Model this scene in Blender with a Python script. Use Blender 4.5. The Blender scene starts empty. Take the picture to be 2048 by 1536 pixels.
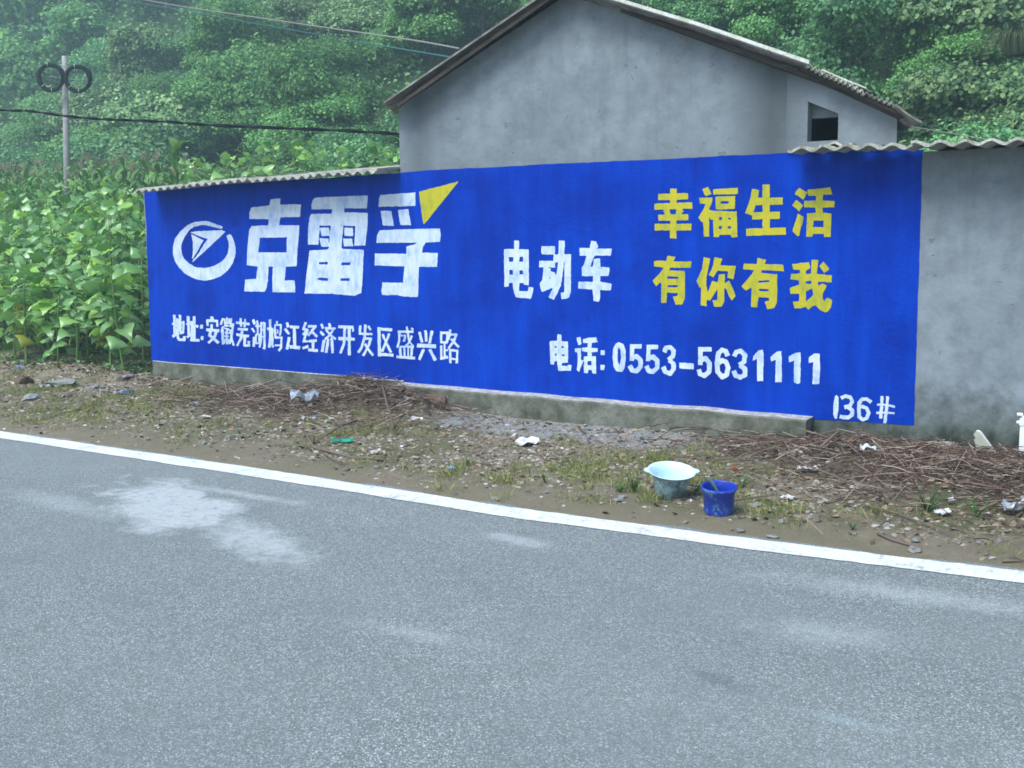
import bpy, math, random
import numpy as np
from mathutils import Matrix, Vector, noise as mnoise

C = bpy.context.scene.collection
scene = bpy.context.scene
R = random.Random(7)
rng = np.random.default_rng(11)

# ------------------------------------------------------------------ camera
FPX = 2200.0
YAW, PITCH, ROLL = 0.58174, 0.13599, -0.01226
CAM = Vector((0.0, 0.0, 1.55))
_f = Vector((-math.sin(YAW) * math.cos(PITCH), math.cos(YAW) * math.cos(PITCH), -math.sin(PITCH)))
_r = Vector((math.cos(YAW), math.sin(YAW), 0.0))
_u = _r.cross(_f)
_c, _s = math.cos(ROLL), math.sin(ROLL)
_r, _u = _c * _r + _s * _u, -_s * _r + _c * _u
cd = bpy.data.cameras.new('camera')
cam = bpy.data.objects.new('camera', cd)
C.objects.link(cam)
m = Matrix.Identity(4)
for i in range(3):
    m[i][0], m[i][1], m[i][2], m[i][3] = _r[i], _u[i], -_f[i], CAM[i]
cam.matrix_world = m
cd.lens = 36.0 * FPX / 2048.0
cd.clip_end = 600
cd.clip_start = 0.05
scene.camera = cam

# ------------------------------------------------------------------ light
SUN_EL, SUN_AZ = math.radians(56), math.radians(192)   # azimuth measured from +Y clockwise
world = bpy.data.worlds.new('World')
scene.world = world
world.use_nodes = True
wn = world.node_tree
bg = wn.nodes['Background']
sky = wn.nodes.new('ShaderNodeTexSky')
sky.sky_type = 'NISHITA'
sky.sun_disc = False
sky.sun_elevation = SUN_EL
sky.sun_rotation = SUN_AZ
sky.air_density = 1.0
sky.dust_density = 1.6
sky.ozone_density = 1.0
wn.links.new(sky.outputs[0], bg.inputs[0])
bg.inputs[1].default_value = 0.075
sl = bpy.data.lights.new('sun', 'SUN')
sl.energy = 1.5
sl.angle = math.radians(32)
sl.color = (0.93, 0.985, 1.0)
sun = bpy.data.objects.new('sun', sl)
C.objects.link(sun)
sd = Vector((math.sin(SUN_AZ) * math.cos(SUN_EL), math.cos(SUN_AZ) * math.cos(SUN_EL), math.sin(SUN_EL)))
sun.rotation_euler = sd.to_track_quat('Z', 'Y').to_euler()
sun.location = (0, -5, 30)
scene.view_settings.view_transform = 'Standard'
scene.view_settings.look = 'None'
scene.view_settings.gamma = 1.0
scene.view_settings.exposure = 1.66
scene.view_settings.use_curve_mapping = False
scene.render.engine = 'CYCLES'
scene.cycles.use_denoising = True
scene.cycles.filter_width = 1.7
scene.cycles.max_bounces = 6
scene.cycles.diffuse_bounces = 3
scene.cycles.transmission_bounces = 4
scene.cycles.volume_bounces = 1

# ------------------------------------------------------------------ helpers
def ray(px, py):
    return _f + _r * ((px - 1024) / FPX) - _u * ((py - 768) / FPX)
def atY(px, py, Y):
    d = ray(px, py)
    return CAM + d * (Y / d.y)
def gnd(px, py, z=0.0):
    d = ray(px, py)
    return CAM + d * ((z - CAM.z) / d.z)

def tag(o, label=None, cat=None, group=None, kind=None):
    if label: o['label'] = label
    if cat: o['category'] = cat
    if group: o['group'] = group
    if kind: o['kind'] = kind
    return o

def mkmesh(name, verts, faces, mats, fmat=None, smooth=False):
    me = bpy.data.meshes.new(name)
    me.from_pydata([tuple(v) for v in verts], [], faces)
    for mt in (mats if isinstance(mats, (list, tuple)) else [mats]):
        me.materials.append(mt)
    if fmat is not None:
        me.polygons.foreach_set('material_index', np.asarray(fmat, dtype=np.int32))
    if smooth:
        me.polygons.foreach_set('use_smooth', np.ones(len(me.polygons), dtype=bool))
    me.update()
    return me

def link(name, me, parent=None, loc=None):
    o = bpy.data.objects.new(name, me)
    C.objects.link(o)
    if parent: o.parent = parent
    if loc is not None: o.location = loc
    return o

def empty(name, loc=(0, 0, 0), rz=0.0):
    o = bpy.data.objects.new(name, None)
    o.empty_display_size = 0.1
    C.objects.link(o)
    o.location = loc
    o.rotation_euler = (0, 0, rz)
    return o

class MB:
    def __init__(self):
        self.v, self.f, self.m = [], [], []
    def add(self, vs, fs, mi=0):
        b = len(self.v)
        self.v += [tuple(v) for v in vs]
        self.f += [tuple(b + i for i in f) for f in fs]
        self.m += [mi] * len(fs)
    def box(self, x0, x1, y0, y1, z0, z1, mi=0, M=None):
        vs = [Vector(p) for p in ((x0,y0,z0),(x1,y0,z0),(x1,y1,z0),(x0,y1,z0),(x0,y0,z1),(x1,y0,z1),(x1,y1,z1),(x0,y1,z1))]
        if M is not None: vs = [M @ v for v in vs]
        self.add(vs, [(0,3,2,1),(4,5,6,7),(0,1,5,4),(1,2,6,5),(2,3,7,6),(3,0,4,7)], mi)
    def tube(self, pts, rad, n=6, mi=0, cap=True):
        pts = [Vector(p) for p in pts]
        rs = rad if isinstance(rad, (list, tuple)) else [rad] * len(pts)
        vs, fs = [], []
        up = Vector((0.13, 0.21, 1)).normalized()
        for i, p in enumerate(pts):
            t = (pts[min(i+1, len(pts)-1)] - pts[max(i-1, 0)]).normalized()
            a = t.cross(up)
            if a.length < 0.15: a = t.cross(Vector((1, 0.2, 0)))
            a.normalize(); b = t.cross(a)
            for k in range(n):
                w = 2 * math.pi * k / n
                vs.append(p + (a * math.cos(w) + b * math.sin(w)) * rs[i])
        for i in range(len(pts) - 1):
            for k in range(n):
                k2 = (k + 1) % n
                fs.append((i*n+k, i*n+k2, (i+1)*n+k2, (i+1)*n+k))
        if cap:
            fs.append(tuple(range(n))[::-1]); fs.append(tuple((len(pts)-1)*n + k for k in range(n)))
        self.add(vs, fs, mi)
    def lathe(self, prof, n=32, cen=(0, 0, 0), mi=0):
        vs, fs = [], []
        for (r, z) in prof:
            for k in range(n):
                w = 2 * math.pi * k / n
                vs.append((cen[0] + r*math.cos(w), cen[1] + r*math.sin(w), cen[2] + z))
        for i in range(len(prof) - 1):
            for k in range(n):
                k2 = (k + 1) % n
                fs.append((i*n+k, i*n+k2, (i+1)*n+k2, (i+1)*n+k))
        self.add(vs, fs, mi)
    def mesh(self, name, mats, smooth=False):
        return mkmesh(name, self.v, self.f, mats, self.m, smooth)
    def build(self, name, mats, parent=None, smooth=False):
        return link(name, self.mesh(name, mats, smooth), parent)

# smooth 2D value noise for numpy arrays
_tab = rng.random((256, 256))
def vnoise(x, y, s=1.0, seed=0):
    x = np.asarray(x, float) / s + 37.7 * seed; y = np.asarray(y, float) / s + 91.3 * seed
    xi = np.floor(x).astype(int); yi = np.floor(y).astype(int)
    fx = x - xi; fy = y - yi
    fx = fx*fx*(3-2*fx); fy = fy*fy*(3-2*fy)
    g = lambda i, j: _tab[i % 256, j % 256]
    return (g(xi,yi)*(1-fx)*(1-fy) + g(xi+1,yi)*fx*(1-fy) + g(xi,yi+1)*(1-fx)*fy + g(xi+1,yi+1)*fx*fy) * 2 - 1
def fbm(x, y, s, seed=0, o=4):
    t = 0; a = 1.0
    for k in range(o):
        t = t + a * vnoise(x, y, s, seed + k*3); s *= 0.5; a *= 0.5
    return t / 1.8

# ------------------------------------------------------------------ materials
class NT:
    def __init__(self, name, rough=0.8, spec=0.3):
        self.mat = bpy.data.materials.new(name)
        self.mat.use_nodes = True
        self.n = self.mat.node_tree.nodes; self.l = self.mat.node_tree.links
        self.b = self.n['Principled BSDF']
        self.b.inputs['Roughness'].default_value = rough
        self.b.inputs['Specular IOR Level'].default_value = spec
        self.tc = self.n.new('ShaderNodeTexCoord')
        self.co = self.tc.outputs['Object']
    def world(self):
        g = self.n.new('ShaderNodeNewGeometry'); self.co = g.outputs['Position']; return self
    def mapping(self, scale=(1,1,1), rot=(0,0,0), loc=(0,0,0)):
        m = self.n.new('ShaderNodeMapping'); m.inputs['Scale'].default_value = scale
        m.inputs['Rotation'].default_value = rot; m.inputs['Location'].default_value = loc
        self.l.new(self.co, m.inputs[0]); return m.outputs[0]
    def noise(self, scale, detail=4, rough=0.6, co=None, dist=0.0):
        t = self.n.new('ShaderNodeTexNoise'); t.inputs['Scale'].default_value = scale
        t.inputs['Detail'].default_value = detail; t.inputs['Roughness'].default_value = rough
        t.inputs['Distortion'].default_value = dist
        self.l.new(co or self.co, t.inputs['Vector']); return t.outputs[0]
    def voro(self, scale, co=None, feat='F1', out=0):
        t = self.n.new('ShaderNodeTexVoronoi'); t.inputs['Scale'].default_value = scale; t.feature = feat
        self.l.new(co or self.co, t.inputs['Vector']); return t.outputs[out]
    def ramp(self, x, *stops):
        t = self.n.new('ShaderNodeValToRGB'); e = t.color_ramp.elements
        while len(e) < len(stops): e.new(0.5)
        for el, (p, c) in zip(e, stops):
            el.position = p; el.color = (c, c, c, 1) if isinstance(c, (int, float)) else (*c, 1)
        self.l.new(x, t.inputs[0]); return t.outputs[0]
    def mix(self, f, a, b, mode='MIX'):
        t = self.n.new('ShaderNodeMix'); t.data_type = 'RGBA'; t.blend_type = mode
        for s, v in ((t.inputs['Factor'], f), (t.inputs['A'], a), (t.inputs['B'], b)):
            if isinstance(v, (int, float)): s.default_value = v if s.name == 'Factor' else (v, v, v, 1)
            elif isinstance(v, tuple): s.default_value = (*v, 1)
            else: self.l.new(v, s)
        return t.outputs['Result']
    def math(self, op, a, b=0.5, c=None, clamp=False):
        t = self.n.new('ShaderNodeMath'); t.operation = op; t.use_clamp = clamp
        for i, v in enumerate((a, b) if c is None else (a, b, c)):
            if isinstance(v, (int, float)): t.inputs[i].default_value = v
            else: self.l.new(v, t.inputs[i])
        return t.outputs[0]
    def sep(self):
        t = self.n.new('ShaderNodeSeparateXYZ'); self.l.new(self.co, t.inputs[0]); return t.outputs
    def color(self, c):
        if isinstance(c, tuple): self.b.inputs['Base Color'].default_value = (*c, 1)
        else: self.l.new(c, self.b.inputs['Base Color'])
        return self
    def bump(self, h, strength=0.3, dist=0.01):
        t = self.n.new('ShaderNodeBump'); t.inputs['Strength'].default_value = strength
        t.inputs['Distance'].default_value = dist; self.l.new(h, t.inputs['Height'])
        self.l.new(t.outputs[0], self.b.inputs['Normal']); return self
    def rand(self):
        g = self.n.new('ShaderNodeNewGeometry'); return g.outputs['Random Per Island']
    def orand(self):
        g = self.n.new('ShaderNodeObjectInfo'); return g.outputs['Random']

def leafmat(name, c1, c2, c3, rough=0.5, spec=0.4, trans=0.3, objvar=True):
    t = NT(name, rough, spec)
    base = t.ramp(t.rand(), (0.0, c1), (0.55, c2), (1.0, c3))
    if objvar:
        f = t.ramp(t.orand(), (0.0, 0.62), (0.5, 0.95), (1.0, 1.35))
        base = t.mix(1.0, base, f, 'MULTIPLY')
    t.color(base)
    tr = t.n.new('ShaderNodeBsdfTranslucent'); t.l.new(base, tr.inputs[0])
    ms = t.n.new('ShaderNodeMixShader'); ms.inputs[0].default_value = trans
    t.l.new(t.b.outputs[0], ms.inputs[1]); t.l.new(tr.outputs[0], ms.inputs[2])
    t.l.new(ms.outputs[0], t.n['Material Output'].inputs[0])
    return t.mat
# ------------------------------------------------------------------ layout
WY = 7.80                     # wall plane
XL = atY(296, 550, WY).x      # left end of the wall
XH = atY(799, 280, WY).x      # left edge of the house
XS = atY(1576, 240, WY).x     # seam
XE = atY(1797, 260, WY).x     # right end of the house
XR = 3.2
LINE_X = np.array([-40, -20, -8.2, -5.35, -3.3, -1.85, -0.7, 1.5, 5, 12, 30])
LINE_Y = np.array([4.2, 4.75, 4.998, 5.03, 5.012, 5.10, 5.217, 5.52, 6.15, 7.9, 14.5])
def line_y(x):
    return np.interp(x, LINE_X, LINE_Y)

# ------------------------------------------------------------------ ground
HN = Vector((4, 35, 0)).normalized()
def hill_s(X, Y):
    return (X + 3.0) * HN.x + (Y - 21.0) * HN.y
def hill_h(X, Y):
    s = hill_s(X, Y)
    s = s + 2.5 * vnoise(X, Y, 17.0, 4)
    return np.minimum(0.80 * np.maximum(0, s), 36 - 6*np.exp(-np.maximum(0, s - 30)/20)) + 0.8 * np.clip(s, 0, 3) / 3 * vnoise(X, Y, 6.0, 5)

def mound(X, Y, cx, cy, rx, ry, h):
    return h * np.exp(-((X - cx) / rx) ** 2 - ((Y - cy) / ry) ** 2)
HEAPS = [(-7.0, 7.1, 0.95, 0.40, 0.09), (-6.2, 7.32, 0.55, 0.30, 0.17), (-2.0, 7.15, 0.75, 0.36, 0.075), (-1.1, 6.85, 0.9, 0.45, 0.09),
         (-0.2, 6.9, 0.8, 0.45, 0.07), (-10.8, 7.55, 1.3, 0.3, 0.12), (-1.4, 7.55, 0.9, 0.2, 0.04)]
def ground_h(X, Y):
    X = np.asarray(X, float); Y = np.asarray(Y, float)
    ly = line_y(X)
    edge = ly + 0.13 + 0.05 * vnoise(X, Y, 0.5, 1) + 0.035 * vnoise(X, Y, 0.13, 2)
    t = np.clip((Y - edge) / 0.25, -1, 1)
    h = np.where(t > 0, 0.022 * t, 0.05 * t)
    off = np.clip((Y - edge - 0.15) / 0.5, 0, 1)
    h = h + off * (0.02 * fbm(X, Y, 0.7, 3) + 0.012 * fbm(X, Y, 0.16, 6, 3)) 
    for q in HEAPS:
        h = h + off * mound(X, Y, *q) * (1 + 0.35 * vnoise(X, Y, 0.18, 8))
    # smooth cement spill in front of the ledge
    # field rising behind
    h = h + 0.155 * np.clip(Y - 8.0, 0, 14) * np.clip((-X - 2.0) / 4.0 + 0.35, 0.35, 1)
    back = np.clip(-(Y + 3.5) / 3.0, 0, 1)
    h = h - 0.02 * back
    return h

def grid_mesh(name, xs, ys, hf, mat, skip=None):
    XX, YY = np.meshgrid(xs, ys)
    ZZ = hf(XX, YY)
    v = np.stack([XX.ravel(), YY.ravel(), ZZ.ravel()], 1)
    nx, ny = len(xs), len(ys)
    i = np.arange(nx - 1)[None, :] + np.arange(ny - 1)[:, None] * nx
    f = np.stack([i, i + 1, i + nx + 1, i + nx], -1).reshape(-1, 4)
    me = bpy.data.meshes.new(name)
    me.vertices.add(len(v)); me.vertices.foreach_set('co', v.astype(np.float32).ravel())
    me.loops.add(f.size); me.loops.foreach_set('vertex_index', f.astype(np.int32).ravel())
    me.polygons.add(len(f)); me.polygons.foreach_set('loop_start', np.arange(0, f.size, 4, dtype=np.int32))
    me.polygons.foreach_set('use_smooth', np.ones(len(f), dtype=bool))
    me.materials.append(mat); me.update(calc_edges=True); me.validate()
    return me

def graded(a, b, step, lo, hi):
    mid = list(np.arange(a, b + 1e-6, step)); s = step; x = a; L = []
    while x > lo:
        s *= 1.25; x -= s; L.append(max(x, lo))
    s = step; x = mid[-1]; H = []
    while x < hi:
        s *= 1.25; x += s; H.append(min(x, hi))
    return np.array(L[::-1] + mid + H)

# --- dirt material
t = NT('dirt', 0.92, 0.2).world()
n1 = t.noise(1.3, 5); n2 = t.noise(9, 6, 0.7); n3 = t.noise(60, 5, 0.75); n4 = t.noise(240, 3, 0.7)
c = t.ramp(n2, (0.3, (0.14, 0.11, 0.07)), (0.5, (0.28, 0.23, 0.155)), (0.72, (0.42, 0.36, 0.265)))
c = t.mix(t.ramp(n3, (0.42, 0.0), (0.66, 0.7)), c, (0.36, 0.32, 0.25))
moss = t.math('MULTIPLY', t.ramp(n1, (0.42, 0.0), (0.56, 1.0)), t.ramp(n3, (0.35, 0.3), (0.6, 0.95)))
c = t.mix(moss, c, (0.15, 0.17, 0.06))
xyz = t.sep()
# smooth pale sandy strip next to the road
ed = t.math('SUBTRACT', xyz[1], 5.22)
band = t.ramp(ed, (0.0, 1.0), (0.55, 0.0))
c = t.mix(t.math('MULTIPLY', band, 0.75), c, t.ramp(n3, (0.3, (0.25, 0.205, 0.14)), (0.7, (0.38, 0.325, 0.24))))
# grey cement sand spilled in front of the ledge
cx = t.math('MULTIPLY', t.ramp(t.math('ADD', t.math('MULTIPLY', xyz[0], 0.1), 1.0), (0.44, 0.0), (0.475, 1.0), (0.66, 1.0), (0.71, 0.0)),
            t.ramp(t.math('ADD', t.math('SUBTRACT', xyz[1], 6.9), t.math('MULTIPLY', n2, 0.5)), (0.18, 0.0), (0.34, 1.0)))
cx = t.math('MULTIPLY', cx, t.ramp(n1, (0.25, 0.6), (0.5, 1.0)))
c = t.mix(cx, c, t.ramp(n3, (0.35, (0.26, 0.265, 0.255)), (0.65, (0.52, 0.53, 0.52))))
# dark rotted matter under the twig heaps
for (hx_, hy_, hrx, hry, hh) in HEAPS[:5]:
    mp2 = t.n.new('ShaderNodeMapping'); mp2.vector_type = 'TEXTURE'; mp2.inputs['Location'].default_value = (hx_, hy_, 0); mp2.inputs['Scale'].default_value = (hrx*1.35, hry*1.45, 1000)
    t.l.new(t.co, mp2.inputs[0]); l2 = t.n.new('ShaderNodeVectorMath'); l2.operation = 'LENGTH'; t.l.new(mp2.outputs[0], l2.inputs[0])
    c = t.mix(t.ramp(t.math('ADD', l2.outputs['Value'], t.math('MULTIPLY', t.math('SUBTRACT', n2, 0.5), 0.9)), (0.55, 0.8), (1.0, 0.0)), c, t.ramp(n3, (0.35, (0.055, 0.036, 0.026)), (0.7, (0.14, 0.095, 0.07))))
# field soil
fs = t.ramp(t.math('SUBTRACT', xyz[1], 8.2), (0.0, 0.0), (0.5, 1.0))
c = t.mix(fs, c, (0.06, 0.06, 0.03))
t.color(c).bump(t.math('ADD', t.math('MULTIPLY', n3, 0.5), n4), 0.9, 0.02)
M_dirt = t.mat

gx = graded(-13.5, 1.2, 0.035, -175, 95)
gy = graded(5.0, 8.0, 0.035, -60, 145)
g_me = grid_mesh('ground', gx, gy, ground_h, M_dirt)
ground = tag(link('ground', g_me), 'bare gravelly dirt verge and field soil around the road', kind='structure')

# --- road
t = NT('asphalt', 0.85, 0.25).world()
a1 = t.voro(175, feat='F1', out=1); a2 = t.noise(260, 3, 0.7); a3 = t.noise(0.9, 5); a4 = t.noise(14, 5, 0.7)
vd = t.voro(175)
sepc = t.n.new('ShaderNodeSeparateColor'); t.l.new(a1, sepc.inputs[0])
c = t.ramp(sepc.outputs[0], (0.0, (0.085, 0.105, 0.108)), (0.4, (0.21, 0.242, 0.24)), (0.8, (0.33, 0.37, 0.362)), (1.0, (0.66, 0.70, 0.69)))
c = t.mix(t.ramp(vd, (0.3, 0.0), (0.62, 0.65)), c, (0.085, 0.097, 0.10))
c = t.mix(t.ramp(a3, (0.35, 0.0), (0.65, 0.5)), c, (0.17, 0.19, 0.195))
c = t.mix(t.ramp(t.noise(0.35, 3, 0.5, co=t.mapping(scale=(0.3, 1.6, 1))), (0.45, 0.0), (0.62, 0.18)), c, (0.30, 0.33, 0.325))
c = t.mix(t.ramp(a4, (0.5, 0.0), (0.75, 0.25)), c, (0.27, 0.29, 0.30))
c = t.mix(t.ramp(t.noise(48, 3, 0.8), (0.36, 0.55), (0.5, 0.0)), c, (0.12, 0.13, 0.128))
c = t.mix(t.ramp(t.noise(3.2, 6, 0.75), (0.36, 0.28), (0.5, 0.0)), c, (0.13, 0.148, 0.15))
# pale cement residue with shapes of its own, held in road coordinates
def blob(cx, cy, rx, ry, ang, thr, w, nz):
    mp = t.n.new('ShaderNodeMapping'); mp.vector_type = 'TEXTURE'
    mp.inputs['Location'].default_value = (cx, cy, 0); mp.inputs['Rotation'].default_value = (0, 0, ang)
    mp.inputs['Scale'].default_value = (rx, ry, 1000)
    t.l.new(t.co, mp.inputs[0])
    ln = t.n.new('ShaderNodeVectorMath'); ln.operation = 'LENGTH'; t.l.new(mp.outputs[0], ln.inputs[0])
    v = t.math('ADD', ln.outputs['Value'], t.math('MULTIPLY', t.math('SUBTRACT', nz, 0.5), 2.6))
    return t.ramp(v, (thr - w, 1.0), (thr, 0.0))
nz = t.noise(2.6, 8, 0.72, dist=0.6)
nzf = t.noise(7, 8, 0.8, dist=0.3)
b1 = blob(-5.2, 4.17, 0.78, 0.37, -0.33, 1.08, 0.5, nz)
b10 = blob(-5.75, 3.85, 0.75, 0.16, -0.1, 1.0, 0.8, nzf)
b2 = blob(-4.15, 3.88, 0.66, 0.24, -0.35, 1.0, 0.7, nzf)
b3 = blob(-5.0, 4.55, 0.9, 0.08, 0.02, 0.9, 0.7, nzf)
b4 = blob(-2.95, 4.55, 0.32, 0.10, -0.1, 0.9, 0.5, nzf)
b5 = blob(-1.05, 4.72, 0.9, 0.16, 0.12, 1.0, 0.9, nzf)
b6 = blob(-1.25, 4.08, 0.45, 0.22, 0.1, 0.85, 0.8, nzf)
b7 = blob(-2.6, 3.25, 0.5, 0.1, 0.1, 0.8, 0.7, nzf)
pm = t.math('MAXIMUM', t.math('MAXIMUM', b1, t.math('MULTIPLY', b10, 0.4)), t.math('MULTIPLY', b2, 0.8)); pm = t.math('MAXIMUM', pm, t.math('MULTIPLY', b3, 0.6))
pm = t.math('MAXIMUM', pm, t.math('MULTIPLY', b4, 0.55)); pm = t.math('MAXIMUM', pm, t.math('MULTIPLY', b5, 0.5))
pm = t.math('MAXIMUM', pm, t.math('MULTIPLY', b6, 0.4)); pm = t.math('MAXIMUM', pm, t.math('MULTIPLY', b7, 0.35))
pm = t.math('MULTIPLY', pm, t.ramp(t.noise(16, 7, 0.85), (0.34, 0.25), (0.52, 1.0)))
c = t.mix(t.math('MULTIPLY', pm, 0.86), c, t.mix(t.ramp(vd, (0.3, 0.0), (0.6, 0.4)), (0.46, 0.495, 0.51), (0.31, 0.335, 0.345)))
# few dark oily scuffs
b8 = blob(-1.42, 3.45, 0.22, 0.07, -0.2, 0.8, 0.6, nzf)
c = t.mix(t.math('MULTIPLY', b8, 0.35), c, (0.07, 0.08, 0.11))
b9 = blob(-0.95, 3.35, 0.25, 0.05, 0.0, 0.8, 0.6, nzf)
c = t.mix(t.math('MULTIPLY', b9, 0.22), c, (0.34, 0.46, 0.48))
t.color(c).bump(t.math('SUBTRACT', t.math('MULTIPLY', a2, 0.4), vd), 0.55, 0.004)
M_asph = t.mat
rx = np.concatenate([np.arange(-60, -14, 1.0), np.arange(-14, 3, 0.08), np.arange(3, 31, 1.0)])
vs, fs = [], []
for i, x in enumerate(rx):
    ye = float(line_y(x)) + 0.20
    vs += [(x, -3.2 + min(0, ye - 5.2), 0.0), (x, ye - 3, 0.0), (x, ye, 0.0)]
    if i:
        a = 3 * (i - 1); b = 3 * i
        fs += [(a, b, b + 1, a + 1), (a + 1, b + 1, b + 2, a + 2)]
road = tag(link('road', mkmesh('road', vs, fs, M_asph)), 'grey asphalt country road with pale cement residue', kind='structure')

# --- white edge line: slightly ragged strip, 4 mm above the asphalt
t = NT('road_paint', 0.7, 0.3).world()
n = t.noise(35, 6, 0.75); n2 = t.noise(5, 4)
v = t.math('ADD', n, t.math('MULTIPLY', t.math('SUBTRACT', n2, 0.5), 0.55))
c = t.ramp(v, (0.30, (0.25, 0.27, 0.27)), (0.43, (0.56, 0.585, 0.59)), (0.62, (0.69, 0.715, 0.72)))
mp = t.mapping(scale=(1.0, 0.06, 1), rot=(0, 0, 0.35))
cr = t.noise(5.5, 2, 0.5, co=mp)
c = t.mix(t.ramp(cr, (0.485, 0.0), (0.495, 0.45), (0.505, 0.0)), c, (0.30, 0.33, 0.34))
t.color(c).bump(n, 0.3, 0.003)
M_line = t.mat
vs, fs = [], []
xs = np.arange(-45, 24, 0.025)
lo = line_y(xs) - 0.095 + 0.006 * vnoise(xs, xs * 0, 0.07, 2) + 0.007 * vnoise(xs, xs * 0, 0.4, 3)
hi = line_y(xs) + 0.095 + 0.008 * vnoise(xs, xs * 0, 0.06, 5) + 0.010 * vnoise(xs, xs * 0, 0.35, 6)
for i, x in enumerate(xs):
    vs += [(x, lo[i], 0.004), (x, hi[i], 0.004)]
    if i: fs.append((2*i-2, 2*i, 2*i+1, 2*i-1))
tag(link('road_line', mkmesh('road_line', vs, fs, M_line)), 'worn white painted line along the road edge', kind='structure')

# --- hillside
t = NT('hill_soil', 0.95, 0.1).world()
n = t.noise(0.5, 6)
t.color(t.ramp(n, (0.35, (0.014, 0.034, 0.012)), (0.6, (0.03, 0.06, 0.02)), (0.8, (0.07, 0.07, 0.035))))
hx = np.arange(-150, 70, 1.6); hy = np.arange(12, 125, 1.6)
hill = tag(link('hillside', grid_mesh('hillside', hx, hy, lambda X, Y: hill_h(X, Y) + 1.0 - 3.0 * (hill_s(X, Y) < -4), t.mat)),
           'steep overgrown hillside rising behind the house', kind='structure')

# ------------------------------------------------------------------ building
t = NT('cement_render', 0.9, 0.2).world()
n1 = t.noise(0.8, 5, 0.6); n2 = t.noise(6, 6, 0.65); n3 = t.noise(40, 5, 0.7)
st = t.noise(2.2, 5, 0.65, co=t.mapping(scale=(1.6, 1, 0.16)))
c = t.ramp(n1, (0.3, (0.165, 0.195, 0.222)), (0.7, (0.25, 0.288, 0.318)))
c = t.mix(t.ramp(n2, (0.35, 0.6), (0.60, 0.0)), c, (0.125, 0.145, 0.16))
c = t.mix(t.ramp(st, (0.34, 0.36), (0.48, 0.0)), c, (0.115, 0.135, 0.15))
pits = t.ramp(t.noise(13, 2, 0.5, dist=0.4), (0.70, 0.0), (0.74, 0.55))
c = t.mix(pits, c, (0.12, 0.13, 0.14))
c = t.mix(t.ramp(t.noise(3.1, 6, 0.7), (0.55, 0.0), (0.75, 0.4)), c, (0.32, 0.36, 0.40))
xyz = t.sep()
# damp stain running down beside the seam and below eaves corner, and moss at the foot of the wall
def xband(x, a, w, amp):
    d = t.math('ABSOLUTE', t.math('SUBTRACT', x, a)); d = t.math('SUBTRACT', d, t.math('MULTIPLY', t.math('SUBTRACT', n2, 0.5), 0.35))
    return t.math('MULTIPLY', t.ramp(d, (0.0, 1.0), (w, 0.0)), amp)
up = t.ramp(xyz[2], (0.0, 0.0), (1.0, 0.0))
stn = t.math('MAXIMUM', xband(xyz[0], XS - 0.12, 0.36, 0.85), xband(xyz[0], XH + 0.22, 0.18, 0.5))
c = t.mix(stn, c, (0.07, 0.085, 0.09))
ft = t.math('ADD', xyz[2], t.math('MULTIPLY', t.math('SUBTRACT', n2, 0.5), 0.5))
c = t.mix(t.ramp(ft, (0.08, 0.93), (0.24, 0.65), (0.50, 0.0)), c, t.ramp(n2, (0.35, (0.025, 0.032, 0.022)), (0.6, (0.07, 0.085, 0.055)), (0.75, (0.15, 0.155, 0.13))))
t.color(c).bump(t.math('ADD', t.math('MULTIPLY', n3, 0.4), t.math('ADD', n2, t.math('MULTIPLY', pits, -0.6))), 0.5, 0.012)
M_wall = t.mat

t = NT('mossy_concrete', 0.92, 0.2).world()
n2 = t.noise(5, 6, 0.7); n3 = t.noise(30, 5, 0.75)
c = t.ramp(n2, (0.32, (0.055, 0.06, 0.042)), (0.5, (0.13, 0.135, 0.11)), (0.7, (0.24, 0.24, 0.21)))
c = t.mix(t.ramp(n3, (0.45, 0.0), (0.7, 0.5)), c, (0.075, 0.09, 0.04))
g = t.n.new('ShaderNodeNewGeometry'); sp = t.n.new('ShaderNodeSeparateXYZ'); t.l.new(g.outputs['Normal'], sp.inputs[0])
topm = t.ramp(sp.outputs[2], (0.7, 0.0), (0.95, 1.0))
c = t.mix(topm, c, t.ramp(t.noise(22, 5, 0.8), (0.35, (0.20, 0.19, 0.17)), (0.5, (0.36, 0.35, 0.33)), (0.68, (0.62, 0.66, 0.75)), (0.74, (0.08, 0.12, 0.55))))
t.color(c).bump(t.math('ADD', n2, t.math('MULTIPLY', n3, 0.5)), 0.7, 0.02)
M_ledge = t.mat

def sheetmat(name, c0, c1, c2):
    t = NT(name, 0.85, 0.25).world()
    n2 = t.noise(7, 6, 0.7); n3 = t.noise(35, 5, 0.75)
    c = t.ramp(n2, (0.35, c0), (0.52, c1), (0.7, c2))
    c = t.mix(t.ramp(n3, (0.5, 0.0), (0.7, 0.55)), c, (0.13, 0.12, 0.07))
    t.color(c).bump(n3, 0.4, 0.01)
    return t.mat
M_sheet = sheetmat('asbestos_sheet', (0.20, 0.20, 0.15), (0.42, 0.42, 0.36), (0.58, 0.58, 0.54))
M_sheet2 = sheetmat('old_roof_sheet', (0.10, 0.095, 0.085), (0.19, 0.18, 0.165), (0.33, 0.33, 0.32))
M_edge = sheetmat('roof_edge', (0.44, 0.44, 0.36), (0.60, 0.61, 0.55), (0.72, 0.75, 0.76))
t = NT('weathered_batten', 0.9, 0.15).world(); n = t.noise(12, 5, 0.7, co=t.mapping(scale=(0.2, 1, 1)))
M_wood = t.color(t.ramp(n, (0.3, (0.028, 0.024, 0.022)), (0.7, (0.085, 0.070, 0.058)))).mat
M_dark = NT('dark_interior', 1.0, 0.0).color((0.02, 0.022, 0.024)).mat

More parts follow.
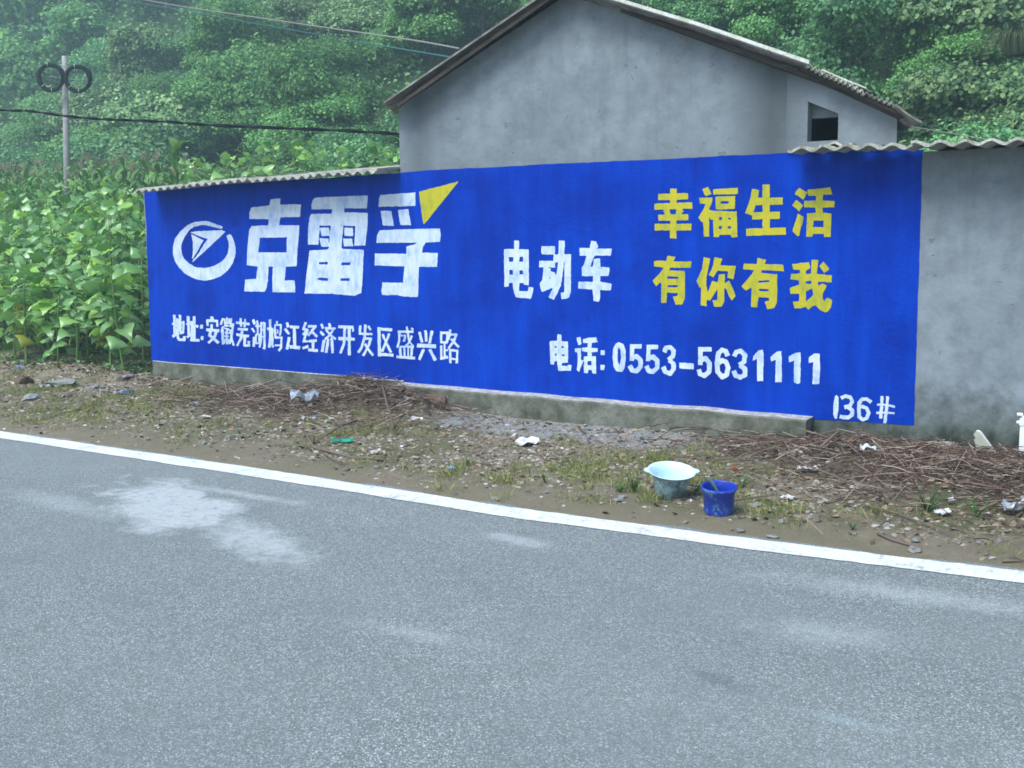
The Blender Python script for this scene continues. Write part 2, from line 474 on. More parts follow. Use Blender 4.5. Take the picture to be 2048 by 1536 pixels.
house = tag(empty('roadside_house', (0, 0, 0)), 'low grey cement-rendered farm house with side sheds and a blue painted advert', 'house')

OV = 0.20
YV = WY - OV
# roof lines (x, z) on the verge plane
pA, pB = atY(768, 203, YV), atY(1065, 0, YV)
sL = (pB.z - pA.z) / (pB.x - pA.x)
rp = [(1230, 0), (1400, 49), (1621, 125), (1678, 155), (1726, 174), (1761, 195), (1795, 210), (1814, 226), (1843, 242)]
RP = [(atY(x, y, YV).x, atY(x, y, YV).z) for x, y in rp]
sR = (RP[2][1] - RP[0][1]) / (RP[2][0] - RP[0][0])
AX = (RP[0][1] - sR * RP[0][0] - pA.z + sL * pA.x) / (sL - sR)
AZ = pA.z + sL * (AX - pA.x)
def roof_z(x):
    if x < AX: return pA.z + sL * (x - pA.x)
    pts = [(AX, AZ)] + RP[1:]
    return float(np.interp(x, [p[0] for p in pts], [p[1] for p in pts]))
SK = -0.62   # the plan is skewed: the flanks run back to the left
DEPTH = 3.4
def prism(name, poly, y0, y1, mat, parent, skew=SK, front_only=False):
    n = len(poly); y1s = (y1 - y0) * skew
    vs = [(x, y0, z) for x, z in poly] + [(x + y1s, y1, z) for x, z in poly]
    fs = [tuple(range(n))] + [tuple(range(2*n - 1, n - 1, -1))] + [(i, i + n, (i + 1) % n + n, (i + 1) % n) for i in range(n)]
    return link(name, mkmesh(name, vs, fs, mat), parent)

# gable wall: polygon split round the window opening
win = [atY(1616, 203, WY - 0.04), atY(1677, 227, WY - 0.04), atY(1677, 290, WY - 0.04), atY(1616, 290, WY - 0.04)]
wx0, wx1 = win[0].x, win[1].x
wz0, wz1 = win[0].z, win[1].z
ZB = 2.195
prism('gable_wall', [(XH, -0.3), (XS, -0.3), (XS, roof_z(XS) - 0.035), (AX, AZ - 0.035), (XH, roof_z(XH) - 0.035)], WY, WY + 0.24, M_wall, house)
wb = MB()
def ext(poly):
    n = len(poly); y0, y1 = WY - 0.04, WY + 0.05
    wb.add([(x, y0, z) for x, z in poly] + [(x - (0.12 if abs(x - XE) < 1e-6 else 0), y1, z) for x, z in poly],
           [tuple(range(n)), tuple(range(2*n-1, n-1, -1))] + [(i, i+n, (i+1) % n + n, (i+1) % n) for i in range(n)])
rz = lambda x: roof_z(x) - 0.035
ext([(XS + 0.002, ZB - 0.08), (wx0, ZB - 0.08), (wx0, rz(wx0)), (XS + 0.002, rz(XS))])
ext([(wx0, wz0), (wx1, wz1), (wx1, rz(wx1)), (wx0, rz(wx0))])
ext([(wx1, ZB - 0.08), (XE, ZB - 0.08), (XE, rz(XE)), (wx1, rz(wx1))])
ext([(wx0, ZB - 0.08), (wx1, ZB - 0.08), (wx1, ZB - 0.03), (wx0, ZB - 0.03)])
wb.build('extension_wall', M_wall, house)
b = MB(); b.box(XS + 0.001, XE - 0.001, WY + 0.0, WY + 0.24, -0.3, ZB - 0.09); b.build('lower_wall', M_wall, house)
wnd = MB()
wnd.box(wx0 - 0.05, wx1 + 0.05, WY + 0.7, WY + 0.74, ZB - 0.2, wz0 + 0.1)
wnd.box(wx0 - 0.05, wx0 - 0.02, WY + 0.052, WY + 0.7, ZB - 0.2, wz0 + 0.1)
wnd.box(wx1 + 0.02, wx1 + 0.05, WY + 0.052, WY + 0.7, ZB - 0.2, wz0 + 0.1)
wnd.box(wx0 - 0.02, wx1 + 0.02, WY + 0.052, WY + 0.7, wz0 + 0.07, wz0 + 0.1)
window = wnd.build('window', M_dark, house); window['label'] = 'small square window opening without glass'
b = MB(); b.box(wx0 - 0.015, wx1 + 0.015, WY + 0.055, WY + 0.12, wz1 - 0.012, wz0 + 0.02); b.build('lintel', M_wall, window)
# side walls and back of the house
b = MB()
for (x, zt) in ((XH, roof_z(XH)), (XE, roof_z(XE))):
    pass
b.add([(XH, WY + .24, -.3), (XH + SK*DEPTH, WY + DEPTH, -.3), (XH + SK*DEPTH, WY + DEPTH, roof_z(XH) - .04), (XH, WY + .24, roof_z(XH) - .04)], [(0,1,2,3)])
b.add([(XE - 0.12, WY + .21, -.3), (XE + SK*DEPTH, WY + DEPTH, -.3), (XE + SK*DEPTH, WY + DEPTH, roof_z(XE) - .04), (XE - 0.12, WY + .21, roof_z(XE) - .04)], [(0,1,2,3)])
b.add([(XH + SK*DEPTH, WY + DEPTH, -.3), (XE + SK*DEPTH, WY + DEPTH, -.3), (XE + SK*DEPTH, WY + DEPTH, roof_z(XE) - .04), (AX + SK*DEPTH, WY + DEPTH, AZ - .04), (XH + SK*DEPTH, WY + DEPTH, roof_z(XH) - .04)], [(0,1,2,3,4)])
b.build('rear_walls', M_wall, house)

# roof of the house
def slab(name, pts, y0, y1, th, mat, parent, skew=SK):
    mb = MB(); n = len(pts); dx = (y1 - y0) * skew
    vs = [(x, y0, z) for x, z in pts] + [(x, y0, z - th) for x, z in pts] + [(x + dx, y1, z) for x, z in pts] + [(x + dx, y1, z - th) for x, z in pts]
    fs = []
    for i in range(n - 1):
        fs += [(i, i+n, i+n+1, i+1), (i, i+1, i+2*n+1, i+2*n), (i+n, i+3*n, i+3*n+1, i+n+1), (i+2*n, i+2*n+1, i+3*n+1, i+3*n)]
    fs += [(0, 2*n, 3*n, n), (n-1, 2*n-1, 4*n-1, 3*n-1)]
    mb.add(vs, fs)
    return mb.build(name, mat, parent)
slab('roof_slope', [(pA.x, pA.z), (AX, AZ)], YV, WY + DEPTH, 0.018, M_sheet2, house)
s2 = slab('roof_slope', [(AX, AZ), RP[1], RP[2]], YV, WY + DEPTH, 0.03, M_sheet2, house)
# pale edging strip of the right slope and batten of the left slope
slab('edge_strip', [(AX + 0.01, AZ + 0.012), (RP[1][0], RP[1][1] + 0.012), (RP[2][0], RP[2][1] + 0.012)], YV - 0.03, YV + 0.10, 0.026, M_edge, house)
slab('batten', [(pA.x + 0.12, pA.z + 0.05 - 0.04 - 0.034), (AX, AZ - 0.034 + 0.0)], YV + 0.03, YV + 0.075, 0.035, M_wood, house)
slab('batten', [(RP[0][0], RP[0][1] - 0.034), (RP[2][0] + .3, roof_z(RP[2][0] + .3) - 0.045)], YV + 0.09, YV + 0.13, 0.03, M_wood, house)
# fine corrugated sheets on the extension, ribs running front to back
def wave_sheet(name, pts, pitch, amp, y0, y1, th, mat, parent, skew=0.0, rise=0.0, ph=0.0, seed=0, samp=8):
    xs_ = [p[0] for p in pts]; zs_ = [p[1] for p in pts]
    n = max(4, int((xs_[-1] - xs_[0]) / pitch * samp))
    vs, fs = [], []
    rr = random.Random(seed)
    ny = 4
    jx = [rr.uniform(-.006, .006) for _ in range(n + 1)]
    for j in range(ny):
        y = y0 + (y1 - y0) * j / (ny - 1)
        for s in (0, 1):
            for i in range(n + 1):
                x = xs_[0] + (xs_[-1] - xs_[0]) * i / n
                z = float(np.interp(x, xs_, zs_)) + amp * math.sin(2 * math.pi * x / pitch + ph) - s * th + rise * (y - y0)
                vs.append((x + skew * (y - y0), y + (jx[i] if j == 0 else 0), z))
    W = n + 1
    for j in range(ny - 1):
        for i in range(n):
            a = (2*j) * W + i; b_ = (2*j + 2) * W + i
            fs.append((a, a + 1, b_ + 1, b_))
            a = (2*j + 1) * W + i; b_ = (2*j + 3) * W + i
            fs.append((a, b_, b_ + 1, a + 1))
    for i in range(n):
        fs.append((i, W + i, W + i + 1, i + 1))
        a = (2*ny - 2) * W + i; fs.append((a, a + 1, a + 1 + W, a + W))
    for j in range(ny - 1):
        for i in (0, n):
            a = 2*j*W + i; fs.append((a, a + 2*W, a + 3*W, a + W))
    o = link(name, mkmesh(name, vs, fs, mat, smooth=False), parent)
    return o
PX = lambda x, y: (atY(x, y, YV).x, atY(x, y, YV).z)
wave_sheet('corrugated_sheet', [PX(1612, 126), PX(1650, 146), PX(1700, 166), PX(1730, 184)], 0.032, 0.011, YV - 0.01, WY + 1.6, 0.012, M_sheet, house, skew=SK, seed=1)
wave_sheet('corrugated_sheet', [PX(1722, 180), PX(1761, 197), PX(1800, 214)], 0.032, 0.010, YV + 0.01, WY + 1.6, 0.012, M_sheet2, house, skew=SK, seed=2)
slab('flat_sheet', [PX(1640, 136), PX(1678, 153), PX(1728, 173)], YV + 0.06, WY + 1.2, 0.010, M_edge, house)
slab('roof_tail', [PX(1794, 208), PX(1814, 224), PX(1832, 236), PX(1845, 242)], YV - 0.02, WY + 0.9, 0.016, M_sheet2, house)
slab('roof_board', [(PX(1600, 133)[0], PX(1600, 133)[1]), (PX(1700, 178)[0], PX(1700, 178)[1]), (PX(1808, 228)[0], PX(1808, 228)[1])], YV + 0.04, WY + 1.2, 0.02, M_wood, house)

# left shed
zsl = 2.12
b = MB(); b.box(XL, XH - 0.002, WY, WY + 0.2, -0.3, zsl - 0.035); b.build('left_shed_wall', M_wall, house)
b = MB(); b.box(XL, XL + 0.18, WY + 0.202, WY + 2.6, -0.3, zsl - 0.03); b.box(XL, XH - 0.3, WY + 2.602, WY + 2.8, -0.3, zsl + 0.1); b.build('left_shed_side', M_wall, house)
lx0 = atY(268, 382, YV - 0.02).x; lx1 = XH - 0.005
YO = WY - 0.29
zl = lambda px, py: (atY(px, py, YO).x, atY(px, py, YO).z)
lp = [zl(268, 381), zl(300, 377), zl(500, 359), zl(650, 348), zl(798, 340)]
lp[-1] = (XH - 0.005, lp[-1][1])
cuts = np.linspace(lp[0][0], lp[-1][0], 5)
for k in range(4):
    a, e = cuts[k], cuts[k+1] + (0.03 if k < 3 else 0)
    pts = [(x, float(np.interp(x, [q[0] for q in lp], [q[1] for q in lp])) + (0.008 if k % 2 else 0)) for x in np.linspace(a, e, 4)]
    wave_sheet('corrugated_sheet', pts, 0.115, 0.015, YO - 0.02 * (k % 2), WY + 2.7, 0.016, M_sheet, house, rise=0.095, seed=10 + k)
# right shed
rx0 = atY(1574, 297, YO).x
b = MB(); b.box(XE + 0.002, XR, WY, WY + 0.24, -0.3, 2.06); b.build('right_shed_wall', M_wall, house)
rp2 = [zl(1574, 297), zl(1700, 290), zl(1850, 289), zl(2048, 283)]
ex = (rp2[-1][1] - rp2[0][1]) / (rp2[-1][0] - rp2[0][0])
rp2.append((XR, rp2[-1][1] + 0.0))
n = 7; cuts = np.linspace(rp2[0][0], XR, n + 1)
for k in range(n):
    a, e = cuts[k], cuts[k+1] + (0.05 if k < n - 1 else 0)
    pts = [(x, float(np.interp(x, [q[0] for q in rp2], [q[1] for q in rp2])) + (0.012 if k % 2 else 0)) for x in np.linspace(a, e, 4)]
    wave_sheet('corrugated_sheet', pts, 0.152, 0.014, YO - 0.03 * (k % 2), WY - 0.045 if a < XE else WY + 1.6, 0.018, M_sheet, house, rise=0.0, seed=30 + k, samp=14)
# broken sheet piece lying on the right shed roof under the window
s = wave_sheet('corrugated_sheet', [zl(1636, 290), zl(1655, 281), zl(1690, 286)], 0.152, 0.012, WY - 0.12, WY - 0.045, 0.014, M_sheet, house, seed=50)
s['label'] = 'broken piece of sheet lying below the window'

# ledge in front of the wall and plinth at its left
LY = WY - 0.165
lxa, lxb = atY(787, 790, LY).x, atY(1612, 850, LY).x
vs, fs = [], []
xs = np.linspace(lxa, lxb, 90)
zt = 0.205 + 0.006 * vnoise(xs, xs * 0, 0.3, 3)
yf = LY + 0.006 * vnoise(xs, xs * 0, 0.12, 7)
for i, x in enumerate(xs):
    vs += [(x, yf[i] - 0.004, -0.1), (x, yf[i], zt[i] - 0.012), (x, yf[i] + 0.012, zt[i]), (x, WY - 0.002, zt[i] + 0.004)]
    if i:
        a, e = 4*(i-1), 4*i
        fs += [(a+k, e+k, e+k+1, a+k+1) for k in range(3)]
fs += [(0, 1, 2, 3), (4*89+3, 4*89+2, 4*89+1, 4*89)]
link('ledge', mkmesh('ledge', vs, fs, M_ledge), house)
M_ledge_ = M_ledge
vs, fs = [], []
xs = np.linspace(XL + 0.01, lxa - 0.005, 60)
for i, x in enumerate(xs):
    z = 0.225 + 0.006 * float(vnoise(x, 0, 0.3, 5)); y = WY - 0.016 + 0.005 * float(vnoise(x, 0, 0.2, 9))
    vs += [(x, y, -0.1), (x, y, z), (x, WY - 0.001, z + 0.006)]
    if i:
        a, e = 3*(i-1), 3*i
        fs += [(a, e, e+1, a+1), (a+1, e+1, e+2, a+2)]
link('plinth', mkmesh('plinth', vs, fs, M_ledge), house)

# --- painted advert
t = NT('blue_wall_paint', 0.8, 0.04).world()
n1 = t.noise(1.4, 5, 0.6); st = t.noise(5, 6, 0.7, co=t.mapping(scale=(1.5, 1, 0.12))); n3 = t.noise(40, 5, 0.7)
c = t.ramp(st, (0.3, (0.001, 0.028, 0.31)), (0.5, (0.001, 0.039, 0.39)), (0.72, (0.001, 0.052, 0.46)))
c = t.mix(t.ramp(n1, (0.35, 0.6), (0.55, 0.0)), c, (0.001, 0.016, 0.22))
c = t.mix(t.ramp(t.noise(3.5, 4, 0.6), (0.63, 0.0), (0.72, 0.55)), c, (0.002, 0.016, 0.20))
t.color(c).bump(t.math('ADD', n3, t.noise(6, 6, 0.65)), 0.45, 0.008)
M_blue = t.mat
def poly_edge(pts, amp, step, seed):
    out = []
    for i in range(len(pts)):
        (x0, y0), (x1, y1) = pts[i], pts[(i + 1) % len(pts)]
        L = math.hypot(x1 - x0, y1 - y0); n = max(1, int(L / step))
        for k in range(n):
            u = k / n; x, y = x0 + (x1-x0)*u, y0 + (y1-y0)*u
            nx, ny = -(y1-y0)/L, (x1-x0)/L
            w = amp * float(vnoise(x, y, 14, seed) * 0.6 + vnoise(x, y, 60, seed+1)) if k else 0
            out.append((x + nx*w, y + ny*w))
    return out
mp_ = [(289, 380), (303, 721), (450, 736), (600, 750), (790, 769), (1200, 803), (1615, 838), (1700, 842), (1828, 851), (1845, 300), (1800, 300),
       (1580, 306), (1400, 314), (1100, 328), (900, 338), (800, 346), (700, 352), (500, 366)]
mp_ = poly_edge(mp_, 1.0, 8, 3)
me = mkmesh('painted_advert', [atY(x, y, WY - 0.003) for x, y in mp_], [tuple(range(len(mp_)))[::-1]], M_blue)
advert = link('painted_advert', me, house)
advert['label'] = 'wide blue painted advert with white and yellow hand-painted characters'
